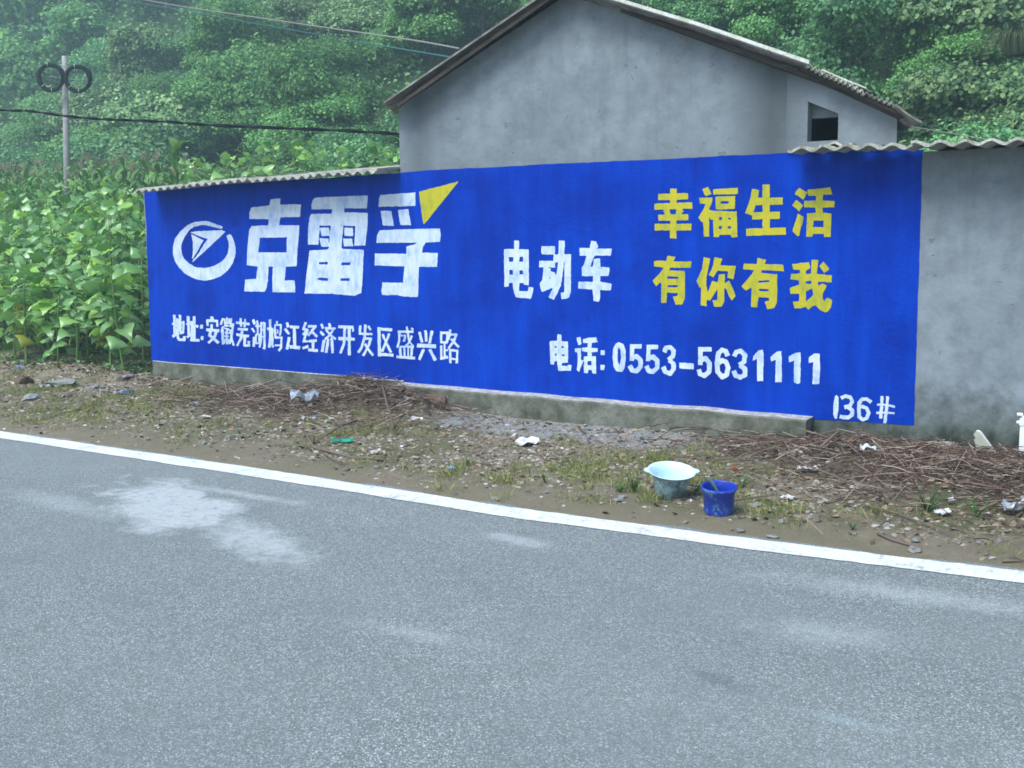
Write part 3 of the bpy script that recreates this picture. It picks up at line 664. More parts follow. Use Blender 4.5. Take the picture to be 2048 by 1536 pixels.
# ------------------------------------------------------------------ hand-painted characters
# frame: origin x, origin y, scale.  P polygon, H hole, S stroke (width first)
FR = dict(A=(480,380,6.979), B=(600,380,6.982), C=(740,350,6.144), L=(335,430,10.24), D=(1000,470,8.533), E=(1300,360,10.779),
          F=(1480,360,10.24), G=(1300,500,10.779), K=(1480,500,10.24), I=(335,620,10.24), J=(525,630,9.752), Q=(725,640,10.24),
          M=(1090,660,7.314), N=(1360,680,6.827), O=(1650,780,10.24))
GL = '''
A|w|large white character 克 beside the round logo|P 425,130 560,118 562,205 850,200 840,375 560,378 545,492 825,495 822,600 800,860 790,1062 640,1070 620,1262 762,1262 768,1428 455,1425 452,1250 460,1070 400,1065 390,1250 360,1400 340,1420 60,1415 75,1250 225,1240 250,1068 95,1048 105,800 130,560 165,505 395,495 402,405 132,400 135,310 160,245 410,215;H 275,665 655,662 650,872 255,872
B|w|large white character 雷 in the middle of the brand name|P 165,270 160,200 185,125 220,105 945,75 935,255 620,255 445,268;P 110,760 115,560 130,400 155,335 445,330 620,312 948,318 940,500 910,775 760,775 775,505 610,495 430,495 275,495 255,765;P 447,262 620,252 600,560 575,835 400,835 425,560 438,400;P 280,525 400,530 415,640 300,645;P 272,672 395,680 405,790 300,790;P 622,528 735,532 742,640 622,640;P 600,678 725,680 742,785 615,785;P 135,848 385,830 420,790 570,795 600,825 890,835 875,1200 855,1440 760,1475 450,1450 65,1445 95,1150;H 262,1003 390,1003 390,1040 262,1040;H 575,1008 702,1010 697,1050 575,1050;H 252,1222 392,1228 390,1270 300,1264 243,1250;H 566,1233 692,1233 692,1270 566,1270
C|w|large white character 孚 under the yellow arrowhead|P 105,390 110,300 130,245 555,215 558,380;P 130,440 260,440 292,625 160,620;P 345,430 470,420 502,615 372,615;P 78,835 90,740 120,680 500,665 855,660 870,730 858,820 680,830 400,830;P 690,820 650,880 640,955 832,958 825,1130 600,1125 590,1500 410,1490 330,1475 150,1475 140,1430 155,1320 405,1325 425,1120 55,1110 62,965 445,968 450,880 530,860 600,825
C|y|yellow painted arrowhead at the top of the last large character|P 600,205 1085,82 670,600 655,602
L|w|round white painted logo ring with a gap and a pointed arrow inside|P 1140,240 1000,190 850,135 730,120 560,145 400,210 260,340 160,480 115,640 115,800 160,950 240,1080 350,1190 500,1280 640,1330 760,1345 950,1310 1100,1245 1240,1130 1340,980 1390,800 1395,680 1360,540 1320,440 1285,395 1215,425 1250,540 1260,660 1240,780 1170,900 1060,990 920,1055 800,1085 700,1085 580,1070 430,990 340,900 290,790 275,680 290,580 350,440 450,310 540,240 650,210 760,205 900,230 1020,265 1100,285;P 460,350 620,330 880,325 1100,310 1185,340 1000,520 840,670 600,890 500,970 520,930 640,780 740,610 830,490 700,450 500,375;P 490,395 735,520 690,600 600,760 520,890 505,890 525,700 520,550
D|w|white character 电 before the word for vehicle|P 70,240 240,240 240,95 325,95 325,245 490,250 490,860 410,850 400,815 330,820 325,955 475,960 485,880 570,900 560,990 520,1085 270,1060 235,960 215,815 155,815 145,880 75,885;H 150,375 228,375 225,455 155,455;H 330,370 395,370 395,455 330,455;H 160,595 220,595 220,675 160,675;H 330,600 395,600 395,675 330,675
D|w|white character 动|P 705,190 940,190 935,330 710,330;S 110 670,495 940,500;P 745,550 860,560 870,620 930,640 960,700 960,900 885,905 710,970 675,820 725,760;H 840,745 850,705 862,745;S 100 1055,95 1040,500 990,850 875,1085;S 110 1155,335 1155,960 1130,1030 1045,1040;S 130 915,400 1205,395
D|w|white character 车|P 1360,225 1530,220 1555,95 1640,110 1680,200 1650,235 1910,235 1890,350 1620,350 1590,400 1540,540 1590,540 1600,405 1705,400 1715,545 1865,555 1855,700 1710,700 1710,800 1905,830 1890,945 1710,940 1700,1100 1685,1135 1600,1125 1580,930 1335,915 1335,795 1585,800 1590,700 1400,700 1395,560 1440,500 1480,355 1360,350
E|y|yellow character 幸|S 130 505,190 505,640;S 135 180,368 820,350;S 130 100,575 910,550;S 120 350,600 385,780;S 120 650,600 605,770;P 275,680 320,640 330,700;P 660,630 740,680 690,700;S 130 180,815 825,800;S 140 105,1015 890,1015;S 135 505,740 500,1255;H 425,630 555,630 545,690 510,730 455,712
E|y|yellow character 福|P 1125,200 1250,150 1325,300 1210,345 1165,300;P 1055,385 1350,380 1320,520 1270,640 1350,660 1870,680 1880,1230 1750,1235 1740,1180 1500,1175 1480,1225 1375,1225 1360,860 1300,850 1270,790 1275,1220 1165,1220 1150,910 1110,900 1045,810 1150,640 1195,515 1080,505;H 1485,800 1558,805 1550,868 1495,862;H 1675,808 1748,818 1732,862 1682,852;H 1485,993 1553,993 1548,1062 1485,1052;H 1667,998 1743,993 1738,1048 1675,1048;P 1360,200 1890,170 1890,300 1360,315;P 1410,360 1835,350 1825,625 1420,635;H 1525,455 1700,455 1700,510 1525,515
F|y|yellow character 生|S 145 320,195 280,400 180,700;S 145 535,95 535,1050;S 145 300,440 875,430;S 145 250,735 815,720;S 145 125,1070 940,1045
F|y|yellow character 活|P 1130,270 1215,160 1375,260 1300,400 1130,290;P 1070,520 1150,400 1290,520 1215,640;P 1185,690 1300,760 1285,860 1240,1000 1215,1140 1175,1150 1085,1050 1090,980 1150,820;P 1385,200 1550,190 1840,145 1885,290 1700,300 1690,420 1940,430 1930,560 1690,560 1690,670 1865,690 1855,1165 1725,1165 1720,1100 1500,1100 1480,1160 1355,1160 1375,690 1555,670 1550,560 1315,560 1320,430 1560,420 1555,320 1400,320;H 1510,830 1715,830 1710,965 1495,965
G|y|first yellow character 有 of the lower line|P 380,125 545,150 500,250 890,250 880,380 440,380 410,440 750,455 750,1060 690,1180 550,1175 500,1010 590,990 600,935 370,915 350,1140 245,1135 245,730 215,700 135,780 55,660 220,500 290,380 80,350 85,235 350,235;H 370,565 610,575 610,625 370,625;H 375,755 600,755 595,805 375,800
G|y|yellow character 你|P 1160,150 1295,190 1250,400 1220,600 1215,760 1240,900 1260,880 1340,670 1470,700 1480,530 1610,520 1610,720 1710,660 1850,990 1760,1090 1700,980 1640,830 1600,820 1600,1100 1550,1220 1380,1220 1350,1080 1450,1080 1460,830 1400,920 1300,1090 1220,1070 1220,1210 1095,1195 1100,800 1070,800 1000,670 1080,520 1130,380;P 1390,155 1555,190 1510,330 1850,345 1795,630 1670,595 1690,460 1460,440 1370,585 1265,540 1340,390
K|y|second yellow character 有 of the lower line|P 365,170 535,200 500,290 880,300 900,430 450,410 420,470 765,500 755,1080 700,1190 560,1210 510,1060 600,1040 600,975 380,960 350,1180 225,1165 240,790 215,770 125,830 30,745 240,500 290,410 65,390 75,280 345,290;H 375,630 600,620 600,652 375,672;H 380,795 590,800 590,850 390,842
K|y|yellow character 我 at the end of the lower line|P 1070,290 1410,250 1440,370 1350,420 1345,490 1460,495 1465,200 1605,205 1570,490 1880,520 1880,660 1600,650 1600,740 1680,680 1780,730 1690,900 1690,1000 1735,1060 1755,990 1800,980 1890,1030 1860,1180 1800,1260 1750,1275 1650,1240 1550,1130 1490,1150 1400,1225 1340,1160 1240,1195 1120,1195 1080,1060 1210,1050 1215,890 1035,900 1015,770 1215,710 1210,620 1040,600 1040,490 1230,480 1230,410 1095,400;H 1345,645 1460,625 1465,700 1440,700 1345,690;H 1350,850 1440,800 1480,780 1500,920 1370,1050 1345,1030;P 1625,330 1710,235 1830,390 1725,470
I|w|small white character 地 opening the address line|S 52 140,100 150,520;S 42 92,290 215,265;S 52 105,540 205,490;S 42 175,320 330,240 318,470 290,470;S 46 255,100 268,500;S 52 200,170 212,560 240,608 345,610 345,535
I|w|small white character 址|S 58 420,125 440,545;S 45 380,300 500,270;S 50 390,565 485,505;S 54 545,125 550,600;S 48 495,230 500,600;S 52 560,320 630,340;S 55 462,612 655,622
I|w|upper dot of the white colon in the address line|P 670,300 722,300 720,380 668,378
I|w|lower dot of the white colon in the address line|P 680,535 735,535 730,615 680,615
I|w|small white character 安|S 58 905,135 920,215;S 50 800,215 1040,225;S 42 815,220 825,325;S 42 1018,225 1020,345;S 52 905,290 898,400 860,520 950,590 1045,675;S 58 795,402 1055,425;S 52 1000,440 960,560 835,675
I|w|small white character 徽|S 38 1135,165 1092,300;S 38 1135,340 1105,460;S 46 1130,400 1135,705;S 34 1170,180 1172,270 1258,270 1258,180;S 34 1215,155 1215,270;S 30 1160,322 1262,322;S 32 1165,372 1250,395 1190,465 1265,478;S 34 1215,470 1218,700;S 30 1170,540 1262,540;S 28 1185,590 1168,690;S 28 1245,590 1275,690;S 42 1305,170 1290,350;S 36 1285,290 1365,290;S 40 1345,300 1310,540 1275,690;S 42 1288,400 1318,600 1358,730
I|w|small white character 芜|S 52 1400,255 1680,290;S 40 1495,170 1510,340;S 40 1590,180 1578,350;S 50 1435,388 1642,400;S 50 1412,505 1668,540;S 46 1532,400 1510,570 1425,735;S 46 1585,540 1575,728 1670,725 1662,640
I|w|small white character 湖|S 46 1752,200 1790,290;S 42 1728,370 1785,460;S 48 1768,750 1772,545;S 40 1840,210 1850,480;S 36 1798,325 1892,330;S 34 1812,500 1880,495 1878,680 1810,685 1812,500;S 40 1918,250 1918,600 1885,770;S 42 1915,265 1985,268 1985,785 1950,765;S 30 1925,410 1985,412;S 30 1920,545 1985,548
J|w|small white character 鸠|S 48 145,85 152,450 130,635;S 42 88,262 190,270 190,590 215,625;S 34 285,120 275,190;S 38 230,195 362,192 345,385 320,385;S 36 240,200 250,440;S 42 240,440 372,440 362,640 315,695;S 34 240,590 350,592;S 26 290,285 300,360
J|w|small white character 江|S 54 478,145 502,235;S 48 435,270 520,375;S 54 522,430 478,675;S 55 540,228 712,240;S 58 620,250 630,600;S 62 530,620 732,640
J|w|small white character 经|S 44 845,145 795,270 880,295 790,380;S 42 785,385 890,355;S 42 870,300 800,520 892,508;S 50 782,650 892,612;S 46 890,218 1030,222 965,310 890,400;S 46 955,310 1065,425;S 46 895,510 1062,500;S 50 985,500 985,660;S 56 890,680 1082,695
J|w|small white character 济|S 46 1150,170 1180,265;S 46 1125,320 1200,400;S 54 1200,480 1165,715;S 44 1300,160 1322,240;S 44 1215,255 1422,268;S 40 1240,285 1300,370 1425,470;S 40 1385,285 1300,400 1215,480;S 48 1285,460 1240,735;S 48 1350,440 1368,745
J|w|small white character 开|S 56 1475,228 1770,242;S 34 1768,250 1768,325;S 50 1605,250 1590,560 1520,745;S 56 1690,250 1696,785;S 58 1480,458 1802,472
J|w|small white character 发|S 42 1905,205 1898,368 2145,372;S 46 2005,185 1995,420 1935,620 1868,735;S 42 2065,215 2110,295;S 42 1970,462 2115,455 2070,600 1965,795;S 46 1995,560 2070,680 2155,790
Q|w|small white character 区|S 62 338,150 350,740;S 56 310,185 605,200;S 60 340,702 635,722;S 46 550,280 480,450 402,650;S 46 405,290 480,450 582,665
Q|w|small white character 盛|S 36 905,130 920,230 955,430 1045,550;S 46 725,240 1045,240;S 42 760,250 750,430 715,570;S 32 790,320 872,312 862,430 825,430;S 32 1000,165 1040,205;S 40 1015,320 950,470 880,530;S 40 755,545 1050,548;S 46 770,560 780,750;S 46 1010,560 1003,760;S 34 858,560 862,750;S 34 935,560 935,750;S 52 698,752 1075,782
Q|w|small white character 兴|S 52 1165,245 1220,460;S 52 1290,210 1310,440;S 56 1425,220 1372,480;S 78 1118,520 1505,538;S 54 1252,600 1160,815;S 58 1375,600 1492,825
Q|w|small white character 路 closing the address line|S 44 1610,232 1610,470;S 46 1592,258 1742,265 1735,460;S 46 1600,458 1742,462;S 40 1680,480 1682,780;S 40 1680,620 1752,620;S 42 1612,520 1618,800;S 48 1588,795 1752,758;S 42 1800,195 1765,400;S 46 1780,298 1918,302 1870,440 1755,585;S 46 1815,385 1975,560;S 46 1795,600 1800,885;S 44 1780,615 1940,632 1932,888;S 40 1800,795 1935,805
M|w|white character 电 opening the telephone line|P 70,165 175,160 185,65 235,70 240,165 335,170 335,475 250,480 240,520 330,530 345,505 390,520 375,595 200,595 180,500 175,455 140,455 130,505 80,500;H 143,233 172,233 172,264 143,264;H 238,238 277,238 277,264 238,264;H 146,343 174,343 174,377 146,377;H 238,353 287,353 287,382 238,382
M|w|white character 话|P 460,115 520,100 535,205 490,228;P 435,270 530,265 520,430 560,450 500,610 465,590 480,430 475,330 440,320;P 555,135 640,115 745,110 770,175 680,185 680,260 775,265 770,320 680,325 685,385 745,385 745,640 695,635 685,590 640,580 625,635 570,625 570,390 625,380 620,320 545,310 545,260 625,250 625,190 560,185;H 620,455 685,450 680,515 620,515
M|w|upper dot of the white colon in the telephone line|P 815,295 870,300 870,370 815,360
M|w|lower dot of the white colon in the telephone line|P 815,510 875,515 865,590 812,580
M|w|white numeral 0|P 1085,180 1150,210 1175,300 1180,420 1165,550 1130,610 1050,605 1005,540 990,400 1000,260 1040,195;H 1085,245 1105,300 1115,400 1105,480 1085,520 1065,470 1060,380 1065,290
M|w|white numeral 5, first of the code|S 62 1412,240 1245,240;S 60 1275,240 1270,450;S 66 1275,405 1340,385 1398,440 1398,540 1340,602 1275,590 1240,520
M|w|white numeral 5, second of the code|S 62 1655,250 1485,245;S 60 1515,245 1510,455;S 66 1515,410 1580,392 1642,450 1642,550 1580,612 1515,598 1480,525
M|w|white numeral 3 closing the code|S 64 1745,325 1770,262 1830,252 1882,300 1870,390 1805,438;S 64 1815,440 1878,490 1882,570 1830,638 1760,612 1730,540
N|w|white dash in the telephone number|P -8,310 185,320 190,402 -8,388
N|w|white numeral 5 after the dash|S 58 430,128 248,125;S 58 278,125 278,342;S 62 278,275 350,252 403,320 400,430 335,488 275,460 258,400
N|w|white numeral 6 in the telephone number|S 62 652,218 625,155 575,135 525,180 508,300 515,430 575,508 637,470 657,380 630,300 570,278 515,330
N|w|white numeral 3 before the row of ones|S 60 742,225 770,165 830,148 887,210 875,300 805,338;S 60 815,342 887,390 887,480 820,510 760,485 735,420
N|w|white numeral 1, leftmost of the four ones|P 1055,560 1050,250 990,290 1000,225 1070,145 1125,135 1140,190 1135,560
N|w|white numeral 1, second of the four ones|P 1300,575 1310,265 1245,295 1235,235 1320,160 1385,150 1390,400 1390,575
N|w|white numeral 1, third of the four ones|P 1555,580 1560,280 1490,305 1485,225 1580,175 1648,168 1645,400 1640,585 1600,597
N|w|white numeral 1, rightmost of the four ones|P 1810,600 1820,300 1760,310 1760,240 1830,190 1905,185 1910,400 1900,600
O|w|brushed white 1 of the corner number|P 240,105 275,150 280,350 240,590 200,590 170,500 180,250 205,130
O|w|brushed white 3 of the corner number|S 72 330,170 420,125 520,150 560,240 510,320 400,355;S 76 470,350 560,420 555,510 480,560 380,560 300,540
O|w|brushed white 6 of the corner number|S 70 945,255 850,185 760,190 700,270 690,400 700,540 770,610 850,580 895,470 850,370 745,335
O|w|brushed white hash mark of the corner number|S 60 1170,125 1160,350 1140,580;S 60 1285,130 1260,400 1225,680;S 40 1065,300 1250,300 1430,345;S 40 1055,470 1250,460 1420,480
'''
def sd_poly(X, Y, P):
    d = np.full(X.shape, 1e9); ins = np.zeros(X.shape, bool)
    n = len(P)
    for i in range(n):
        ax, ay = P[i]; bx, by = P[(i+1) % n]
        ex, ey = bx-ax, by-ay; wx, wy = X-ax, Y-ay
        tt = np.clip((wx*ex + wy*ey) / (ex*ex + ey*ey + 1e-9), 0, 1)
        d = np.minimum(d, (wx-ex*tt)**2 + (wy-ey*tt)**2)
        c_ = (ay > Y) != (by > Y)
        xi = ax + (Y-ay) * ex / (ey if abs(ey) > 1e-9 else 1e-9)
        ins ^= c_ & (X < xi)
    d = np.sqrt(d)
    return np.where(ins, -d, d)
def sd_stroke(X, Y, w, P):
    out = np.full(X.shape, 1e9); h = w/2
    for i in range(len(P)-1):
        ax, ay = P[i]; bx, by = P[i+1]
        L = math.hypot(bx-ax, by-ay); ux, uy = (bx-ax)/L, (by-ay)/L
        a = (X-(ax+bx)/2)*ux + (Y-(ay+by)/2)*uy; b_ = -(X-(ax+bx)/2)*uy + (Y-(ay+by)/2)*ux
        qx, qy = np.abs(a)-L/2, np.abs(b_)-h
        out = np.minimum(out, np.hypot(np.maximum(qx,0), np.maximum(qy,0)) + np.minimum(np.maximum(qx,qy),0))
        if i: out = np.minimum(out, np.hypot(X-ax, Y-ay)-h)
    return out

def paint_mat(name, c0, c1, c2):
    t = NT(name, 0.6, 0.3).world()
    a = t.noise(5, 6, 0.65, dist=0.5); b = t.noise(9, 6, 0.7, co=t.mapping(scale=(2.2, 1, 0.8))); n3 = t.noise(45, 5, 0.7)
    f = t.math('ADD', t.math('MULTIPLY', a, 0.5), t.math('MULTIPLY', b, 0.5))
    c = t.ramp(f, (0.36, c0), (0.5, c1), (0.66, c2))
    t.color(c).bump(t.math('ADD', n3, t.noise(6, 6, 0.65)), 0.4, 0.008)
    return t.mat
M_white = paint_mat('white_brush_paint', (0.26, 0.39, 0.66), (0.50, 0.60, 0.74), (0.66, 0.72, 0.79))
M_yell = paint_mat('yellow_brush_paint', (0.25, 0.29, 0.04), (0.43, 0.40, 0.018), (0.53, 0.44, 0.015))

def glyph(idx, fr, col, label, ops):
    ox, oy, s = FR[fr]
    parsed = []; allp = []
    for op in ops.split(';'):
        tk = op.split(); w = 0
        if tk[0] == 'S': w = float(tk[1]); pts = tk[2:]
        else: pts = tk[1:]
        P = [(ox + float(q.split(',')[0]) / s, oy + float(q.split(',')[1]) / s) for q in pts]
        parsed.append((tk[0], w / s, P))
        if tk[0] != 'H': allp += [(p[0], p[1], w / s / 2) for p in P]
    h = 0.9 if fr in 'ABCLDEFGK' else 0.7
    x0 = min(p[0]-p[2] for p in allp) - 3; x1 = max(p[0]+p[2] for p in allp) + 3
    y0 = min(p[1]-p[2] for p in allp) - 3; y1 = max(p[1]+p[2] for p in allp) + 3
    xs = np.arange(x0, x1, h); ys = np.arange(y0, y1, h)
    X, Y = np.meshgrid(xs, ys)
    S = np.full(X.shape, 1e9)
    for k, w, P in parsed:
        if k == 'P': S = np.minimum(S, sd_poly(X, Y, P))
        elif k == 'S': S = np.minimum(S, sd_stroke(X, Y, w, P))
    for k, w, P in parsed:
        if k == 'H': S = np.maximum(S, -sd_poly(X, Y, P))
    S = S + 0.45 * vnoise(X, Y, 3.1, idx) + 0.35 * vnoise(X, Y, 9.0, idx + 5) - 0.12
    ny, nx = S.shape
    inn = S < 0
    verts, faces, vid = [], [], {}
    def V(key, x, y):
        if key not in vid:
            vid[key] = len(verts); verts.append(atY(x, y, WY - 0.0055))
        return vid[key]
    q = inn[:-1,:-1].astype(int) + inn[:-1,1:] + inn[1:,1:] + inn[1:,:-1]
    for j in range(ny - 1):
        row = q[j]; i = 0
        full = np.flatnonzero(row == 4)
        if len(full):
            br = np.flatnonzero(np.diff(full) > 1)
            st = np.concatenate([[full[0]], full[br+1]]); en = np.concatenate([full[br], [full[-1]]])
            for a, e in zip(st, en):
                faces.append((V((j,a), xs[a], ys[j]), V((j+1,a), xs[a], ys[j+1]), V((j+1,e+1), xs[e+1], ys[j+1]), V((j,e+1), xs[e+1], ys[j])))
        for i in np.flatnonzero((row > 0) & (row < 4)):
            cs = [(j,i),(j+1,i),(j+1,i+1),(j,i+1)]
            poly = []
            for k in range(4):
                a, b_ = cs[k], cs[(k+1) % 4]
                sa, sb = S[a], S[b_]
                if sa < 0: poly.append(V(a, xs[a[1]], ys[a[0]]))
                if (sa < 0) != (sb < 0):
                    u = sa / (sa - sb)
                    poly.append(V((a,b_) if a < b_ else (b_,a), xs[a[1]]*(1-u)+xs[b_[1]]*u, ys[a[0]]*(1-u)+ys[b_[0]]*u))
            if len(poly) >= 3: faces.append(tuple(poly))
    nm = 'painted_logo' if fr == 'L' else ('painted_dot' if 'dot of' in label else 'painted_arrowhead' if 'arrowhead' in label and col == 'y' else 'painted_character')
    o = link(nm, mkmesh(nm, verts, faces, M_white if col == 'w' else M_yell), advert)
    o['label'] = label
    return o
for idx, ln in enumerate(l for l in GL.strip().split('\n')):
    fr, col, label, ops = ln.split('|')
    glyph(idx, fr, col, label, ops)
# ------------------------------------------------------------------ scatter helper: one mesh of many small copies
def proj(P):
    d = np.asarray(P, float) - np.array(CAM)
    w = d @ np.array(_f)
    w = np.where(np.abs(w) < 1e-6, 1e-6, w)
    return 1024 + FPX * (d @ np.array(_r)) / w, 768 - FPX * (d @ np.array(_u)) / w, w

def rotmats(n, tilt=math.pi, g=rng):
    a = g.random(n) * 2*math.pi; b_ = (g.random(n) - 0.5) * 2 * tilt; c_ = (g.random(n) - 0.5) * 2 * tilt
    ca, sa, cb, sb, cc, sc = np.cos(a), np.sin(a), np.cos(b_), np.sin(b_), np.cos(c_), np.sin(c_)
    Z = np.zeros(n); O = np.ones(n)
    Rz = np.array([[ca,-sa,Z],[sa,ca,Z],[Z,Z,O]]).transpose(2,0,1)
    Ry = np.array([[cb,Z,sb],[Z,O,Z],[-sb,Z,cb]]).transpose(2,0,1)
    Rx = np.array([[O,Z,Z],[Z,cc,-sc],[Z,sc,cc]]).transpose(2,0,1)
    return Rz @ Ry @ Rx

def scatter_mesh(name, tv, tf, pos, M, mat, smooth=False):
    tv = np.asarray(tv, float); pos = np.asarray(pos, float); n = len(pos)
    V = np.einsum('nij,kj->nki', M, tv) + pos[:, None, :]
    k = len(tv)
    me = bpy.data.meshes.new(name)
    me.vertices.add(n * k); me.vertices.foreach_set('co', V.astype(np.float32).ravel())
    sizes = np.array([len(f) for f in tf]); flat = np.concatenate([np.array(f) for f in tf])
    idx = (np.arange(n)[:, None] * k + flat[None, :]).ravel()
    me.loops.add(len(idx)); me.loops.foreach_set('vertex_index', idx.astype(np.int32))
    starts = np.concatenate([[0], np.cumsum(sizes)[:-1]])
    ls = (np.arange(n)[:, None] * sizes.sum() + starts[None, :]).ravel()
    me.polygons.add(len(ls)); me.polygons.foreach_set('loop_start', ls.astype(np.int32))
    if smooth: me.polygons.foreach_set('use_smooth', np.ones(len(ls), dtype=bool))
    me.materials.append(mat); me.update(calc_edges=True); me.validate()
    return me

# ------------------------------------------------------------------ hillside vegetation
M_far = [leafmat('leaf_a', (0.067, 0.189, 0.068), (0.142, 0.340, 0.101), (0.249, 0.469, 0.121), 0.55, 0.3, 0.35),
         leafmat('leaf_b', (0.091, 0.197, 0.095), (0.200, 0.355, 0.142), (0.334, 0.484, 0.176), 0.55, 0.3, 0.25),
         leafmat('leaf_c', (0.054, 0.167, 0.074), (0.113, 0.288, 0.115), (0.216, 0.423, 0.135), 0.5, 0.3, 0.25)]
M_under = leafmat('undergrowth_leaf', (0.054, 0.143, 0.057), (0.117, 0.258, 0.088), (0.216, 0.379, 0.121), 0.6, 0.25, 0.2, objvar=False)
t = NT('bark', 0.95, 0.1); M_bark = t.color(t.ramp(t.noise(6, 5), (0.3, (0.04, 0.033, 0.026)), (0.7, (0.12, 0.10, 0.08)))).mat
LEAFQ = (np.array([(0,-.5,0),(.42,-.12,.08),(.34,.3,.05),(0,.55,-.06),(-.34,.3,.05),(-.42,-.12,.08)]), [(0,1,2,3),(0,3,4,5)])

def crown_mesh(name, seed, n, leaf, mat, flat=0.8, nb=14):
    g = np.random.default_rng(seed)
    th = g.random(nb) * 2*math.pi; rr = 0.75 * np.sqrt(g.random(nb)); zz = g.random(nb)
    bc = np.stack([rr*np.cos(th)*(1.1-0.5*zz), rr*np.sin(th)*(1.1-0.5*zz), 0.25 + zz*1.35*flat], 1)
    br = 0.24 + 0.30 * g.random(nb)
    k = g.choice(nb, n, p=br**2/np.sum(br**2))
    d = g.normal(size=(n,3)); d[:,2] = np.abs(d[:,2])*1.0 - 0.35; d /= np.linalg.norm(d, axis=1)[:,None]
    rad = br[k] * (0.62 + 0.50*g.random(n)) * (1 + 0.25*np.sin(d[:,0]*7+k)*np.cos(d[:,1]*6+k))
    pos = bc[k] + d * rad[:,None] * np.array([1.12, 1.12, 0.72])
    M = rotmats(n, 0.75, g) * (leaf * (0.6 + 0.8*g.random(n)))[:,None,None]
    # lean leaves outward
    ax = np.cross(np.tile([0,0,1.0], (n,1)), d); an = np.linalg.norm(ax, axis=1)[:,None]; ax = ax/np.maximum(an,1e-6)
    ang = (0.55*np.arccos(np.clip(d[:,2],-1,1)))
    K = np.zeros((n,3,3)); K[:,0,1]=-ax[:,2];K[:,0,2]=ax[:,1];K[:,1,0]=ax[:,2];K[:,1,2]=-ax[:,0];K[:,2,0]=-ax[:,1];K[:,2,1]=ax[:,0]
    Rt = np.eye(3)[None] + np.sin(ang)[:,None,None]*K + (1-np.cos(ang))[:,None,None]*(K@K)
    return scatter_mesh(name, LEAFQ[0], LEAFQ[1], pos, Rt @ M, mat)
near_cr = [crown_mesh('crown', 100+i, (21000, 15000, 20000, 26000, 17000)[i], (0.048, 0.060, 0.047, 0.042, 0.054)[i], M_far[i % 3], 0.75 + 0.1*(i % 3), 13 + i) for i in range(5)]
far_cr = [crown_mesh('crown', 200+i, 6500, 0.080, M_far[i % 3], 0.85 + 0.15*(i % 3), 12 + 2*i) for i in range(5)]
tk = MB()
tk.tube([(0,0,-1.2),(0.03,0.02,-0.2),(0.0,0.05,0.5),(0.06,0.02,1.1)], [0.075,0.06,0.045,0.02], 7)
for k in range(5):
    a = k*1.3; tk.tube([(0.02,0.03,0.05+0.18*k),(0.25*math.cos(a),0.25*math.sin(a),0.35+0.18*k),(0.5*math.cos(a),0.5*math.sin(a),0.5+0.18*k)], [0.03,0.02,0.008], 5)
trunk_me = tk.mesh('trunk', M_bark)

def hz(X, Y): return float(hill_h(np.array([X]), np.array([Y]))[0]) + 1.0
cand = []
g = random.Random(5)
def try_pts(step, d0, d1):
    Y = 14.0
    while Y < 150:
        X = -125.0
        while X < 12:
            x = X + g.uniform(-.45,.45)*step; y = Y + g.uniform(-.45,.45)*step
            dist = math.hypot(x, y)
            if d0 <= dist < d1 and float(hill_s(x, y)) > -3:
                z = hz(x, y)
                px, py, w = proj((x, y, z + 1.5))
                if w > 5 and -120 < px < 2170 and -130 < py < 560:
                    hid = 840 < px < 1540 and py > 60
                    if not hid: cand.append((x, y, z, dist, float(px), float(py)))
            X += step
        Y += step
try_pts(1.85, 0, 34); try_pts(3.1, 34, 60); try_pts(4.6, 60, 95); try_pts(6.6, 95, 150)
g.shuffle(cand)
print('trees', len(cand))
if len(cand) > 290: cand = cand[:290]
for i, (x, y, z, dist, px, py) in enumerate(cand):
    tr = empty('hillside_tree', (x, y, z), g.uniform(0, 6.28))
    sc = (1.25 if dist < 34 else 1.75 if dist < 60 else 2.6 if dist < 95 else 3.7) * g.uniform(0.8, 1.25)
    tr.scale = (sc, sc, sc * g.uniform(0.85, 1.2))
    ci = g.randrange(5)
    kind_ = ('mid green', 'pale olive', 'dark green')[ci % 3]
    where = 'on the near slope right of the house roof' if px > 1500 else 'on the hazy slope left of the house, higher than the cables' if py < 150 else 'low on the slope behind the maize and sunflower field'
    tag(tr, kind_ + ' bushy tree ' + where, 'tree', 'trees covering the hillside')
    link('trunk', trunk_me, tr)
    link('crown', (near_cr if dist < 60 else far_cr)[ci], tr)

# undergrowth
n = 1500000
gg = np.random.default_rng(3)
X = gg.uniform(-125, 14, n); Y = gg.uniform(14, 130, n)
s = hill_s(X, Y); dist = np.hypot(X, Y)
keep = (s > -3.5) & (gg.random(n) < np.clip(26 / dist, 0.08, 1)**1.9)
X, Y = X[keep], Y[keep]
Z = hill_h(X, Y) + 1.0
px, py, w = proj(np.stack([X, Y, Z], 1))
keep = (w > 5) & (px > -150) & (px < 2200) & (py > -160) & (py < 620) & ~((px > 850) & (px < 1520) & (py > 90))
X, Y, Z = X[keep], Y[keep], Z[keep]; dist = np.hypot(X, Y)
print('undergrowth', len(X))
M = rotmats(len(X), 0.9, gg) * (np.clip(dist / 34, 0.7, 3.2) * 0.12 * (0.6 + 0.8*gg.random(len(X))))[:,None,None]
H = Z + gg.random(len(X))**1.3 * 0.9 * np.clip(dist/40, .6, 1.6)
tag(link('undergrowth', scatter_mesh('undergrowth', LEAFQ[0], LEAFQ[1], np.stack([X,Y,H],1), M, M_under)),
    'dense dark green undergrowth covering the hillside between the trees', 'undergrowth', kind='stuff')

